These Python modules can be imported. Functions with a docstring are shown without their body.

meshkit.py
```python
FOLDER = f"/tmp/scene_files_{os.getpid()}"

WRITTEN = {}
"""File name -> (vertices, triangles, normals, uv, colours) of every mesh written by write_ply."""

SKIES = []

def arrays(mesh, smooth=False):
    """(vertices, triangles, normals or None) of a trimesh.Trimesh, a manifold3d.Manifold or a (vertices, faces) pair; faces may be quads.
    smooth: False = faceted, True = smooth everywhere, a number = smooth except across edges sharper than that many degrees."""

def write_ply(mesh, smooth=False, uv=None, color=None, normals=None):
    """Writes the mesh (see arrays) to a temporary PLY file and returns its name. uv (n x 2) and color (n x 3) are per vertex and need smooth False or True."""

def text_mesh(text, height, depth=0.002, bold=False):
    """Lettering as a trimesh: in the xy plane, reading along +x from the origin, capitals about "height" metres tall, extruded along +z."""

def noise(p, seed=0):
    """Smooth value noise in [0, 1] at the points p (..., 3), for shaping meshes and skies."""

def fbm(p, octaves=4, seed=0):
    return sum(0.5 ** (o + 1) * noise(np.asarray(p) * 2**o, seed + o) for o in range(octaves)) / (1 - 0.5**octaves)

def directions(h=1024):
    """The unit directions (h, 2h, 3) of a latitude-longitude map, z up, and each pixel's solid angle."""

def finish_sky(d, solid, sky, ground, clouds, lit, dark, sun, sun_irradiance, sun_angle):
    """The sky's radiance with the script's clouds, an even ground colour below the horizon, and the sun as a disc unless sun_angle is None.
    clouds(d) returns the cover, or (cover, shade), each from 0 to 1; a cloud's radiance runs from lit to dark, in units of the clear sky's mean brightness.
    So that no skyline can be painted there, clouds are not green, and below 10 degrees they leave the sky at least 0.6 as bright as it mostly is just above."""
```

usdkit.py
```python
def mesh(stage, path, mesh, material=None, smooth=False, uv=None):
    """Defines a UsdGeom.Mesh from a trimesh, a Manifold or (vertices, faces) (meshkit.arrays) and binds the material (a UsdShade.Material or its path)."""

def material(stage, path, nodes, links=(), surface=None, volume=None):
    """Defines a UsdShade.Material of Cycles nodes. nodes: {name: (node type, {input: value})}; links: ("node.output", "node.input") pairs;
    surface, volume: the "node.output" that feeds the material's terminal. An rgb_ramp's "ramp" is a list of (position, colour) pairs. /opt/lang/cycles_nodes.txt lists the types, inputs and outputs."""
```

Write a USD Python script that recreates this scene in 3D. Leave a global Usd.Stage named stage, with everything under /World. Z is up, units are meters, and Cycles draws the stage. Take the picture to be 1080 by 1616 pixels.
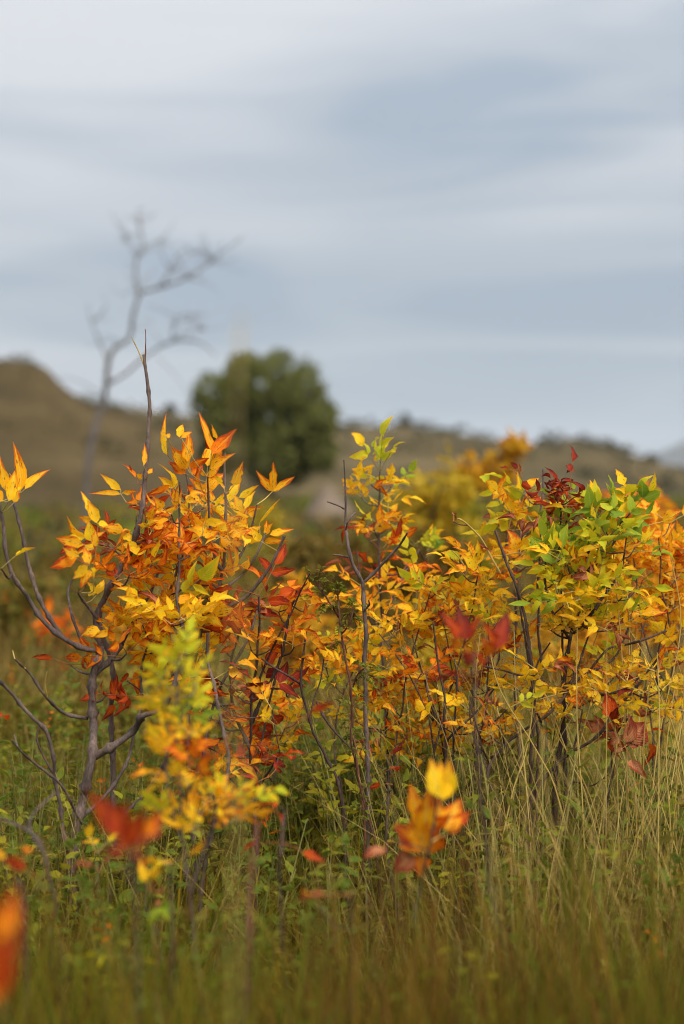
import math, random
import numpy as np
import usdkit, meshkit
from pxr import Usd, UsdGeom, UsdLux, UsdShade, Gf, Sdf, Vt

stage = Usd.Stage.CreateInMemory()
UsdGeom.SetStageUpAxis(stage, 'Z')
UsdGeom.Xform.Define(stage, '/World')
UsdGeom.Scope.Define(stage, '/World/Looks')

# ------------------------------------------------------------------ camera, sky, sun, exposure
CAM_H, FOCUS = 1.15, 3.0
PITCH = math.atan(38 / 2250.0)
cam = UsdGeom.Camera.Define(stage, '/World/camera')
cam.CreateHorizontalApertureAttr(24.0)
cam.CreateVerticalApertureAttr(24.0 * 1616 / 1080)
cam.CreateFocalLengthAttr(50.0)
cam.CreateFStopAttr(1.7)
cam.CreateFocusDistanceAttr(FOCUS)
cam.CreateClippingRangeAttr(Gf.Vec2f(0.05, 20000))
cam.CreateExposureAttr(1.64)
cam.AddTranslateOp().Set(Gf.Vec3d(0, 0, CAM_H))
cam.AddRotateXOp().Set(90.0 - math.degrees(PITCH))

SUN = np.array([0.45, -0.62, 0.95]); SUN /= np.linalg.norm(SUN)
sun = UsdLux.DistantLight.Define(stage, '/World/sun')
sun.CreateIntensityAttr(0.4); sun.CreateAngleAttr(32.0); sun.CreateNormalizeAttr(True)
sun.CreateColorAttr(Gf.Vec3f(1.0, 0.95, 0.88))
sun.AddRotateZOp().Set(math.degrees(math.atan2(-SUN[0], SUN[1])) if False else math.degrees(math.atan2(SUN[0], -SUN[1])))
sun.AddRotateXOp().Set(math.degrees(math.acos(SUN[2])))
dome = UsdLux.DomeLight.Define(stage, '/World/sky')
dome.CreateIntensityAttr(1.0)
CLOUD = 6.6          # radiance of the overcast near the zenith, in the units of the sky texture
skymat = usdkit.material(stage, '/World/Looks/overcast_sky', {
    'sky': ('sky_texture', {'sky_type': 'single_scattering', 'sun_disc': False, 'sun_elevation': float(math.asin(SUN[2])), 'sun_rotation': float(math.atan2(SUN[0], SUN[1]))}),
    'tc': ('texture_coordinate', {}),
    'sep': ('separate_xyz', {}),
    'mp': ('mapping', {'scale': (1.2, 1.2, 6.0), 'rotation': (0.03, 0.06, 0.0), 'location': (8.2, 6.0, -0.52)}),
    'n1': ('noise_texture', {'scale': 1.0, 'detail': 3.0, 'roughness': 0.42, 'distortion': 0.5}),
    'mp2': ('mapping', {'scale': (2.2, 2.2, 17.0), 'rotation': (0.02, -0.09, 0.0)}),
    'n2': ('noise_texture', {'scale': 1.0, 'detail': 2.0, 'roughness': 0.5, 'distortion': 1.1}),
    'nm': ('mix_float', {'fac': 0.40}),
    'tint': ('rgb_ramp', {'ramp': [(0.38, (0.63, 0.73, 0.85)), (0.46, (0.79, 0.87, 0.95)), (0.52, (0.95, 0.99, 1.05)), (0.60, (1.10, 1.13, 1.17)), (0.8, (1.16, 1.17, 1.20))]}),
    'grad': ('rgb_ramp', {'ramp': [(0.0, (0.42, 0.42, 0.42)), (0.12, (0.425, 0.425, 0.425)), (0.35, (0.52, 0.52, 0.52)), (1.0, (1.0, 1.0, 1.0))]}),
    'mul': ('mix', {'mix_type': 'multiply', 'fac': 1.0}),
    'scl': ('mix', {'mix_type': 'multiply', 'fac': 1.0, 'color2': (CLOUD, CLOUD, CLOUD)}),
    'cov': ('mix', {'mix_type': 'mix', 'fac': 0.94}),
    'bg': ('background_shader', {'strength': 0.066}),
}, [('tc.generated', 'sep.vector'), ('tc.generated', 'mp.vector'), ('mp.vector', 'n1.vector'), ('tc.generated', 'mp2.vector'), ('mp2.vector', 'n2.vector'),
    ('n1.fac', 'nm.a'), ('n2.fac', 'nm.b'), ('nm.result', 'tint.fac'), ('sep.z', 'grad.fac'),
    ('tint.color', 'mul.color1'), ('grad.color', 'mul.color2'), ('mul.color', 'scl.color1'),
    ('sky.color', 'cov.color1'), ('scl.color', 'cov.color2'), ('cov.color', 'bg.color')], surface='bg.background')
UsdShade.MaterialBindingAPI.Apply(dome.GetPrim()).Bind(skymat)
dome.GetPrim().SetCustomDataByKey('kind', 'structure')

# ------------------------------------------------------------------ helpers
F = np.array([0, math.cos(PITCH), -math.sin(PITCH)]); U = np.array([0, math.sin(PITCH), math.cos(PITCH)]); R = np.array([1.0, 0, 0])
CAM = np.array([0, 0, CAM_H])
def P(px, py, d):
    """The world point seen at a place of the photograph (1080 x 1616), d metres away."""
    return CAM + d * (F + (px - 540) / 2250.0 * R - (py - 808) / 2250.0 * U)
def unit(v):
    v = np.asarray(v, float); n = np.linalg.norm(v, axis=-1, keepdims=True)
    return v / np.maximum(n, 1e-9)

_count = {}
def numbered(parent, name):
    k = _count.get((parent, name), 0); _count[(parent, name)] = k + 1
    return f'{parent}/{name}' if k == 0 else f'{parent}/{name}_{k:03d}'
def tag(prim, label=None, category=None, group=None, kind=None):
    for k, v in (('label', label), ('category', category), ('group', group), ('kind', kind)):
        if v: prim.SetCustomDataByKey(k, v)
    return prim
def thing(name, label, category, loc=(0, 0, 0), group=None):
    x = UsdGeom.Xform.Define(stage, numbered('/World', name))
    x.AddTranslateOp().Set(Gf.Vec3d(*map(float, loc)))
    tag(x.GetPrim(), label, category, group)
    return str(x.GetPath()), np.asarray(loc, float)
def normals_of(v, f):
    n = np.zeros_like(v); fn = np.cross(v[f[:, 1]] - v[f[:, 0]], v[f[:, 2]] - v[f[:, 0]])
    for k in range(3): np.add.at(n, f[:, k], fn)
    return unit(n)
def add_mesh(parent, name, v, f, mat, st=None, smooth=True, kind=None, label=None):
    m = UsdGeom.Mesh.Define(stage, numbered(parent, name))
    v = np.asarray(v, np.float32); f = np.asarray(f, np.int32)
    m.CreatePointsAttr(Vt.Vec3fArray.FromNumpy(v))
    m.CreateFaceVertexCountsAttr(Vt.IntArray.FromNumpy(np.full(len(f), f.shape[1], np.int32)))
    m.CreateFaceVertexIndicesAttr(Vt.IntArray.FromNumpy(np.ascontiguousarray(f.ravel())))
    m.CreateSubdivisionSchemeAttr('none')
    if smooth:
        t = f if f.shape[1] == 3 else np.vstack([f[:, [0, 1, 2]], f[:, [0, 2, 3]]])
        m.CreateNormalsAttr(Vt.Vec3fArray.FromNumpy(normals_of(v.astype(float), t).astype(np.float32))); m.SetNormalsInterpolation('vertex')
    if st is not None:
        UsdGeom.PrimvarsAPI(m).CreatePrimvar('st', Sdf.ValueTypeNames.TexCoord2fArray, 'vertex').Set(Vt.Vec2fArray.FromNumpy(np.asarray(st, np.float32)))
    UsdShade.MaterialBindingAPI.Apply(m.GetPrim()).Bind(mat)
    if kind: m.GetPrim().SetCustomDataByKey('kind', kind)
    if label: m.GetPrim().SetCustomDataByKey('label', label)
    return str(m.GetPath())
def spline(pts, n=None):
    """A smooth curve (Catmull-Rom) through the points; extra columns such as a radius come along."""
    p = np.asarray(pts, float)
    if len(p) < 3: return np.vstack([p[0] + (p[1] - p[0]) * t for t in np.linspace(0, 1, 4)])
    q = np.vstack([2 * p[0] - p[1], p, 2 * p[-1] - p[-2]]); out = []
    for i in range(1, len(q) - 2):
        for t in np.linspace(0, 1, 4, endpoint=False):
            a, b, c, e = q[i - 1:i + 3]
            out.append(0.5 * (2 * b + (c - a) * t + (2 * a - 5 * b + 4 * c - e) * t * t + (3 * b - a - 3 * c + e) * t ** 3))
    return np.vstack(out + [p[-1]])
def tube(p, r, sides=7, knob=0.0, rng=None):
    p = np.asarray(p, float); r = np.broadcast_to(np.asarray(r, float), len(p)).copy()
    if knob and rng is not None: r = r * (1 + knob * (rng.random(len(p)) - 0.4))
    t = unit(np.gradient(p, axis=0)); ref = np.array([0.3, 0.9, 0.1]) if abs(t[0][1]) < 0.8 else np.array([1.0, 0, 0])
    a = unit(np.cross(t, ref)); b = np.cross(t, a)
    ang = np.arange(sides) * 2 * math.pi / sides
    v = (p[:, None] + r[:, None, None] * (np.cos(ang)[None, :, None] * a[:, None] + np.sin(ang)[None, :, None] * b[:, None])).reshape(-1, 3)
    i = np.arange(len(p) - 1)[:, None] * sides + np.arange(sides)[None]; j = np.arange(len(p) - 1)[:, None] * sides + (np.arange(sides)[None] + 1) % sides
    f = np.vstack([np.stack([i, j, j + sides], -1).reshape(-1, 3), np.stack([i, j + sides, i + sides], -1).reshape(-1, 3)])
    n = len(v); v = np.vstack([v, p[0], p[-1]]); k = np.arange(sides)
    f = np.vstack([f, np.stack([np.full(sides, n), (k + 1) % sides, k], -1), np.stack([np.full(sides, n + 1), (len(p) - 1) * sides + k, (len(p) - 1) * sides + (k + 1) % sides], -1)])
    return v, f
def join(parts):
    v, f, s, n = [], [], [], 0
    for x in parts:
        v.append(x[0]); f.append(np.asarray(x[1]) + n); n += len(x[0])
        if len(x) > 2: s.append(x[2])
    return (np.vstack(v), np.vstack(f)) + ((np.vstack(s),) if s else ())

ROWS = 8
def leaflet(base, d, nrm, L, W, rng, curl=None, fold=None, tooth=0.12):
    """One leaf blade: pointed oval, folded along the midrib, curled along its length, with an uneven margin."""
    d = unit(d); s = unit(np.cross(d, nrm)); nrm = np.cross(s, d)
    curl = rng.normal(0.5, 0.7) if curl is None else curl
    fold = rng.uniform(0.1, 0.65) if fold is None else fold
    t = np.linspace(0, 1, ROWS); k = rng.uniform(0.62, 0.85)
    w = W * np.sin(math.pi * t ** k) ** 0.92 * (1 - 0.25 * t); w[0] = 0.02 * W; w[-1] = 0.015 * W
    ang = -curl * t; step = L / (ROWS - 1)
    along = np.concatenate([[0], np.cumsum(np.cos(ang[1:]) * step)]); drop = np.concatenate([[0], np.cumsum(np.sin(ang[1:]) * step)])
    twist = rng.normal(0, 0.35) * t; bow = rng.normal(0, 0.08) * L * t * t
    mid = base + along[:, None] * d + drop[:, None] * nrm + bow[:, None] * s
    out = [mid]
    for sg in (-1, 1):
        ww = w * (1 + tooth * rng.normal(0, 1, ROWS)) ; a = fold + twist * sg + rng.normal(0, 0.12, ROWS)
        out.append(mid + sg * (ww * np.cos(a))[:, None] * s + (ww * np.sin(a))[:, None] * nrm)
    v = np.stack([out[1], out[0], out[2]], 1).reshape(-1, 3)
    st = np.stack([np.tile([-1.0, 0.0, 1.0], ROWS), np.repeat(t, 3)], -1)
    return v, LEAF_F, st
_i = np.arange(ROWS - 1)[:, None] * 3 + np.arange(2)[None]
LEAF_F = np.vstack([np.stack([_i, _i + 1, _i + 4], -1).reshape(-1, 3), np.stack([_i, _i + 4, _i + 3], -1).reshape(-1, 3)])

# ------------------------------------------------------------------ materials
def mat(name, nodes, links, surface): return usdkit.material(stage, '/World/Looks/' + name, nodes, links, surface=surface)
def leaf_material(name, a, b, edge, edge_amt, spot, spot_amt, transl=0.42, vein=(0.75, 0.6, 0.12), rough=0.6):
    """Autumn leaf: tint per leaf, margin turning, blotches, pale midrib and side veins."""
    return mat(name, {
        'at': ('attribute', {'attribute': 'st'}), 'sp': ('separate_xyz', {}), 'oi': ('object_info', {}), 'ge': ('geometry', {}),
        'ra': ('math', {'math_type': 'add'}), 'rf': ('math', {'math_type': 'fraction'}),
        'rs': ('math', {'math_type': 'multiply', 'value2': 53.0}), 'of': ('combine_xyz', {}), 'vv': ('vector_math', {'math_type': 'add'}),
        'au': ('math', {'math_type': 'absolute'}),
        'n1': ('noise_texture', {'scale': 2.2, 'detail': 3.0, 'roughness': 0.6}),
        'n2': ('noise_texture', {'scale': 5.5, 'detail': 2.0, 'roughness': 0.5}),
        'n3': ('noise_texture', {'scale': 1.1, 'detail': 1.0}),
        'e0': ('math', {'math_type': 'multiply_add', 'value2': 0.55}), 'e1': ('math', {'math_type': 'multiply_add', 'value2': 1.5}),
        'em': ('map_range', {'range_type': 'smoothstep', 'from_min': 1.55 - edge_amt, 'from_max': 2.0 - edge_amt, 'clamp': True}),
        'sm': ('map_range', {'range_type': 'smoothstep', 'from_min': 0.80 - spot_amt, 'from_max': 0.86 - spot_amt, 'clamp': True}),
        'c0': ('mix', {'color1': a, 'color2': b}), 'nn': ('math', {'math_type': 'multiply_add', 'value2': 0.5}),
        'c1': ('mix', {'color2': edge}), 'c2': ('mix', {'color2': spot}),
        'sv0': ('math', {'math_type': 'multiply_add', 'value2': -0.45}), 'sv1': ('math', {'math_type': 'multiply', 'value2': 55.0}), 'sv2': ('math', {'math_type': 'sine'}),
        'sv3': ('map_range', {'from_min': 0.75, 'from_max': 1.0, 'to_max': 0.22, 'clamp': True}),
        'vm': ('map_range', {'from_min': 0.05, 'from_max': 0.11, 'to_min': 0.6, 'to_max': 0.0, 'clamp': True}), 'vx': ('math', {'math_type': 'maximum'}),
        'c3': ('mix', {'color2': vein}),
        'bu': ('bump', {'strength': 0.35, 'distance': 0.003}),
        'p': ('principled_bsdf', {'roughness': rough, 'specular_ior_level': 0.16}), 'tr': ('translucent_bsdf', {}), 'mx': ('mix_closure', {'fac': transl}),
    }, [('at.vector', 'sp.vector'), ('oi.random', 'ra.value1'), ('ge.random_per_island', 'ra.value2'), ('ra.value', 'rf.value1'), ('rf.value', 'rs.value1'),
        ('rs.value', 'of.x'), ('rs.value', 'of.z'), ('at.vector', 'vv.vector1'), ('of.vector', 'vv.vector2'), ('sp.x', 'au.value1'),
        ('vv.vector', 'n1.vector'), ('vv.vector', 'n2.vector'), ('vv.vector', 'n3.vector'),
        ('au.value', 'e0.value1'), ('sp.y', 'e1.value3'), ('n1.fac', 'e1.value1'), ('e1.value', 'e0.value3'), ('e0.value', 'em.value'),
        ('n2.fac', 'sm.value'), ('n3.fac', 'nn.value1'), ('rf.value', 'nn.value3'), ('rf.value', 'c0.fac'),
        ('c0.color', 'c1.color1'), ('em.result', 'c1.fac'), ('c1.color', 'c2.color1'), ('sm.result', 'c2.fac'),
        ('au.value', 'sv0.value1'), ('sp.y', 'sv0.value3'), ('sv0.value', 'sv1.value1'), ('sv1.value', 'sv2.value1'), ('sv2.value', 'sv3.value'),
        ('au.value', 'vm.value'), ('vm.result', 'vx.value1'), ('sv3.result', 'vx.value2'), ('vx.value', 'c3.fac'), ('c2.color', 'c3.color1'),
        ('sv2.value', 'bu.height'), ('bu.normal', 'p.normal'), ('c3.color', 'p.base_color'), ('c3.color', 'tr.color'), ('p.BSDF', 'mx.closure1'), ('tr.BSDF', 'mx.closure2')], 'mx.closure')
RED = (0.42, 0.045, 0.006); BRN = (0.10, 0.022, 0.008)
LM = {
    'yellow': leaf_material('yellow_leaf', (0.95, 0.64, 0.008), (0.97, 0.52, 0.004), (0.80, 0.24, 0.004), -0.02, (0.22, 0.025, 0.004), 0.175),
    'gold': leaf_material('gold_leaf', (0.97, 0.50, 0.004), (0.95, 0.39, 0.003), (0.66, 0.10, 0.004), 0.11, (0.20, 0.022, 0.004), 0.185),
    'orange': leaf_material('orange_leaf', (0.93, 0.30, 0.004), (0.86, 0.20, 0.004), (0.48, 0.045, 0.004), 0.24, (0.16, 0.018, 0.004), 0.17, vein=(0.85, 0.38, 0.03)),
    'red': leaf_material('red_leaf', (0.60, 0.085, 0.006), (0.42, 0.038, 0.006), (0.20, 0.015, 0.005), 0.2, (0.70, 0.22, 0.01), 0.12, vein=(0.6, 0.16, 0.02)),
    'dark_red': leaf_material('dark_red_leaf', (0.32, 0.028, 0.008), (0.20, 0.016, 0.008), (0.09, 0.010, 0.006), 0.2, (0.45, 0.09, 0.01), 0.10, transl=0.25, vein=(0.4, 0.08, 0.02)),
    'lime': leaf_material('lime_leaf', (0.46, 0.50, 0.012), (0.68, 0.54, 0.010), (0.80, 0.48, 0.008), 0.02, (0.32, 0.10, 0.01), 0.10, vein=(0.6, 0.55, 0.08)),
    'green': leaf_material('green_leaf', (0.16, 0.27, 0.016), (0.34, 0.40, 0.016), (0.50, 0.42, 0.015), -0.1, (0.45, 0.28, 0.01), 0.08, vein=(0.35, 0.42, 0.08)),
    'spotty': leaf_material('spotty_leaf', (0.86, 0.50, 0.008), (0.72, 0.50, 0.010), (0.55, 0.13, 0.006), 0.04, (0.28, 0.04, 0.005), 0.24),
    'dry': leaf_material('dry_leaf', (0.34, 0.10, 0.034), (0.46, 0.18, 0.07), (0.24, 0.035, 0.012), 0.3, (0.34, 0.025, 0.006), 0.17, transl=0.2, vein=(0.45, 0.2, 0.09)),
    'weed': leaf_material('weed_leaf', (0.095, 0.140, 0.009), (0.20, 0.215, 0.011), (0.30, 0.25, 0.03), -0.1, (0.30, 0.16, 0.02), 0.06, vein=(0.20, 0.25, 0.06)),
    'palegreen': leaf_material('pale_green_leaf', (0.22, 0.23, 0.012), (0.36, 0.31, 0.012), (0.40, 0.28, 0.02), 0.0, (0.30, 0.12, 0.01), 0.10, vein=(0.3, 0.3, 0.06)),
    'mutedyellow': leaf_material('dull_yellow_leaf', (0.36, 0.27, 0.012), (0.50, 0.34, 0.012), (0.5, 0.25, 0.01), 0.0, (0.25, 0.1, 0.01), 0.10),
    'mutedgold': leaf_material('dull_gold_leaf', (0.62, 0.34, 0.006), (0.56, 0.26, 0.006), (0.5, 0.15, 0.01), 0.0, (0.25, 0.08, 0.01), 0.10),
    'brown': leaf_material('brown_olive_leaf', (0.075, 0.060, 0.010), (0.14, 0.085, 0.012), (0.2, 0.08, 0.01), 0.05, (0.2, 0.05, 0.01), 0.10),
    'olive': leaf_material('olive_leaf', (0.090, 0.092, 0.012), (0.17, 0.135, 0.014), (0.26, 0.14, 0.02), 0.05, (0.2, 0.08, 0.02), 0.10),
}
PAL = {  # mixtures of leaves on one shoot
    'yellow': [('yellow', 8), ('gold', 3), ('lime', 1)], 'gold': [('gold', 6), ('yellow', 5), ('orange', 1)], 'orange': [('orange', 6), ('gold', 4), ('red', 2)],
    'redorange': [('red', 5), ('orange', 5), ('gold', 2)], 'red': [('red', 6), ('dark_red', 4)], 'dark_red': [('dark_red', 6), ('red', 3)],
    'lime': [('lime', 6), ('yellow', 2), ('green', 1)], 'green': [('green', 6), ('lime', 4), ('yellow', 1)], 'limeyellow': [('lime', 4), ('yellow', 6)],
    'spotty': [('spotty', 6), ('yellow', 4), ('lime', 1)], 'dry': [('dry', 6), ('red', 2)], 'mixed': [('gold', 4), ('yellow', 4), ('spotty', 3), ('orange', 2)],
    'weed': [('weed', 1)], 'olive': [('olive', 1)], 'purelime': [('lime', 1)],
}
def pick(pal, rng):
    n, w = zip(*PAL[pal]); w = np.array(w, float)
    return n[rng.choice(len(n), p=w / w.sum())]

def bark_material(name, a, b, scale=60.0, rough=0.8):
    return mat(name, {
        'ge': ('geometry', {}), 'mp': ('mapping', {'scale': (1, 1, 0.35)}), 'n': ('noise_texture', {'scale': scale, 'detail': 4.0, 'roughness': 0.65}), 'n2': ('noise_texture', {'scale': scale * 0.15, 'detail': 2.0}),
        'r': ('rgb_ramp', {'ramp': [(0.3, a), (0.7, b)]}), 'r2': ('rgb_ramp', {'ramp': [(0.35, (0.6, 0.6, 0.6)), (0.7, (1.25, 1.2, 1.15))]}), 'm': ('mix', {'mix_type': 'multiply', 'fac': 1.0}),
        'b': ('bump', {'strength': 0.6, 'distance': 0.002}), 'p': ('principled_bsdf', {'roughness': rough, 'specular_ior_level': 0.3})},
        [('ge.position', 'mp.vector'), ('mp.vector', 'n.vector'), ('mp.vector', 'n2.vector'), ('n.fac', 'r.fac'), ('n2.fac', 'r2.fac'), ('r.color', 'm.color1'), ('r2.color', 'm.color2'), ('m.color', 'p.base_color'), ('n.fac', 'b.height'), ('b.normal', 'p.normal')], 'p.BSDF')
BARK = bark_material('sapling_bark', (0.060, 0.038, 0.030), (0.17, 0.125, 0.105), 220)
BARK_DARK = bark_material('dark_twig_bark', (0.032, 0.018, 0.014), (0.10, 0.060, 0.045), 220)
BARK_GREY = bark_material('grey_dead_wood', (0.075, 0.062, 0.055), (0.19, 0.165, 0.15), 12)
BARK_RED = bark_material('red_brown_stem', (0.07, 0.022, 0.014), (0.15, 0.055, 0.03), 220)
STALK = bark_material('pale_leaf_stalk', (0.42, 0.28, 0.06), (0.55, 0.42, 0.12), 120, 0.5)
STALK_GREEN = bark_material('green_leaf_stalk', (0.16, 0.17, 0.04), (0.28, 0.25, 0.07), 120, 0.5)
STALK_RED = bark_material('red_leaf_stalk', (0.25, 0.07, 0.02), (0.40, 0.14, 0.04), 120, 0.5)

def grass_material(name, ramp, tip, tip_amt=0.5, transl=0.25):
    """Blades: a tint for each blade and drying towards the tip."""
    return mat(name, {
        'at': ('attribute', {'attribute': 'st'}), 'sp': ('separate_xyz', {}), 'oi': ('object_info', {}), 'ra': ('math', {'math_type': 'add'}), 'rf': ('math', {'math_type': 'fraction'}),
        'r': ('rgb_ramp', {'ramp': ramp}), 'tm': ('map_range', {'from_min': 0.35, 'from_max': 1.0, 'to_max': tip_amt, 'clamp': True}), 'c': ('mix', {'color2': tip}),
        'p': ('principled_bsdf', {'roughness': 0.6, 'specular_ior_level': 0.12}), 'tr': ('translucent_bsdf', {}), 'mx': ('mix_closure', {'fac': transl})},
        [('at.vector', 'sp.vector'), ('sp.x', 'ra.value1'), ('oi.random', 'ra.value2'), ('ra.value', 'rf.value1'), ('rf.value', 'r.fac'), ('sp.y', 'tm.value'), ('tm.result', 'c.fac'),
         ('r.color', 'c.color1'), ('c.color', 'p.base_color'), ('c.color', 'tr.color'), ('p.BSDF', 'mx.closure1'), ('tr.BSDF', 'mx.closure2')], 'mx.closure')
GRASS = grass_material('green_grass', [(0.0, (0.028, 0.048, 0.003)), (0.4, (0.074, 0.092, 0.004)), (0.8, (0.155, 0.148, 0.006)), (1.0, (0.32, 0.20, 0.014))], (0.23, 0.145, 0.012), 0.4)
STRAW = grass_material('dry_straw', [(0.0, (0.34, 0.22, 0.050)), (0.5, (0.48, 0.34, 0.09)), (1.0, (0.60, 0.46, 0.15))], (0.52, 0.34, 0.11), 0.4, 0.15)
THATCH = grass_material('dead_brown_grass', [(0.0, (0.028, 0.012, 0.003)), (0.5, (0.080, 0.037, 0.008)), (1.0, (0.27, 0.135, 0.018))], (0.17, 0.08, 0.014), 0.3, 0.15)
MEADOW = grass_material('brownish_meadow_grass', [(0.0, (0.045, 0.040, 0.007)), (0.5, (0.085, 0.072, 0.011)), (1.0, (0.15, 0.105, 0.018))], (0.15, 0.10, 0.02), 0.4)
SEDGE = grass_material('broad_green_blades', [(0.0, (0.050, 0.084, 0.005)), (1.0, (0.13, 0.165, 0.008))], (0.16, 0.13, 0.012), 0.4)

def ground_material(name, ramp, scale, fine, bump=0.3):
    return mat(name, {
        'ge': ('geometry', {}), 'n': ('noise_texture', {'scale': scale, 'detail': 5.0, 'roughness': 0.6}), 'n2': ('noise_texture', {'scale': fine, 'detail': 4.0, 'roughness': 0.7}), 'mf': ('mix_float', {'fac': 0.4}),
        'r': ('rgb_ramp', {'ramp': ramp}), 'b': ('bump', {'strength': bump, 'distance': 0.5 / fine}), 'p': ('principled_bsdf', {'roughness': 0.95, 'specular_ior_level': 0.1})},
        [('ge.position', 'n.vector'), ('ge.position', 'n2.vector'), ('n.fac', 'mf.a'), ('n2.fac', 'mf.b'), ('mf.result', 'r.fac'), ('r.color', 'p.base_color'), ('n2.fac', 'b.height'), ('b.normal', 'p.normal')], 'p.BSDF')
SOIL = ground_material('meadow_ground', [(0.3, (0.030, 0.024, 0.008)), (0.5, (0.060, 0.046, 0.014)), (0.7, (0.11, 0.078, 0.026))], 0.15, 3.0)
HILL = ground_material('hill_brown_grass', [(0.32, (0.034, 0.024, 0.008)), (0.5, (0.066, 0.045, 0.016)), (0.68, (0.13, 0.088, 0.036))], 0.10, 1.2)
RIDGE = ground_material('ridge_dry_grass', [(0.34, (0.030, 0.025, 0.009)), (0.5, (0.078, 0.056, 0.021)), (0.66, (0.16, 0.115, 0.052))], 0.045, 0.5)
MOUNT = ground_material('distant_mountain_slopes', [(0.3, (0.05, 0.05, 0.035)), (0.7, (0.11, 0.095, 0.065))], 0.002, 0.02)
EARTH = ground_material('bare_pale_earth', [(0.3, (0.09, 0.066, 0.045)), (0.7, (0.22, 0.165, 0.12))], 1.3, 9.0)

# ------------------------------------------------------------------ terrain
def grid(xs, ys, h):
    X, Y = np.meshgrid(xs, ys); v = np.stack([X, Y, h(X, Y)], -1).reshape(-1, 3); n, m = len(xs), len(ys)
    i = (np.arange(m - 1)[:, None] * n + np.arange(n - 1)[None]).ravel()
    return v, np.vstack([np.stack([i, i + 1, i + n + 1], -1), np.stack([i, i + n + 1, i + n], -1)])
def G(x, y):
    """Height of the meadow: nearly level, with small swells."""
    x, y = np.asarray(x, float), np.asarray(y, float)
    q = np.stack([x * 0.35, y * 0.35, 0 * x], -1)
    far = np.clip((np.hypot(x, y) - 6) / 30, 0, 1)
    return (meshkit.fbm(q, 3, 4) - 0.5) * 0.10 + far * (meshkit.fbm(q * 0.13, 3, 9) - 0.5) * 0.7
def spread(a, b, n, k=3.0):
    t = np.linspace(-1, 1, n); return (a + b) / 2 + (b - a) / 2 * np.sign(t) * np.abs(t) ** k
v, f = grid(spread(-6000, 6000, 161, 5.0), spread(-6000, 6000, 161, 5.0), G)
tag(stage.GetPrimAtPath(add_mesh('/World', 'meadow_ground', v, f, SOIL)), kind='structure')

def crest(points, d):
    xs = [(p[0] - 540) / 2250 * d for p in points]; zs = [P(p[0], p[1], d)[2] for p in points]
    return lambda x: np.interp(x, xs, zs)
def hill(name, points, d, front, back, nz, material, step, x0, x1, seed):
    c = crest(points, d); xs = np.arange(x0, x1, step); ys = np.linspace(d - front, d + back, 46)
    def h(X, Y):
        t = np.where(Y < d, (Y - (d - front)) / front, 1 - (Y - d) / back)
        prof = np.clip(t, 0, 1); prof = 0.4 * prof + 0.6 * prof * prof * (3 - 2 * prof)
        q = np.stack([X / nz * 0.12, Y / nz * 0.12, 0 * X], -1)
        return -0.6 + (c(X * d / Y) + 0.6) * prof + (meshkit.fbm(q, 4, seed) - 0.5) * nz * np.clip(prof * 1.6, 0, 1) * np.where(np.abs(Y - d) < front * 0.06, 0.25, 1)
    v, f = grid(xs, ys, h)
    tag(stage.GetPrimAtPath(add_mesh('/World', name, v, f, material)), kind='structure')
hill('brown_hill', [(-900, 610), (-500, 580), (-200, 567), (-60, 568), (0, 570), (45, 573), (74, 581), (92, 602), (112, 621), (138, 633), (165, 641), (230, 660), (310, 690), (380, 730), (430, 775)], 120, 62, 60, 2.2, HILL, 0.8, -110, -4, 3)
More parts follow.
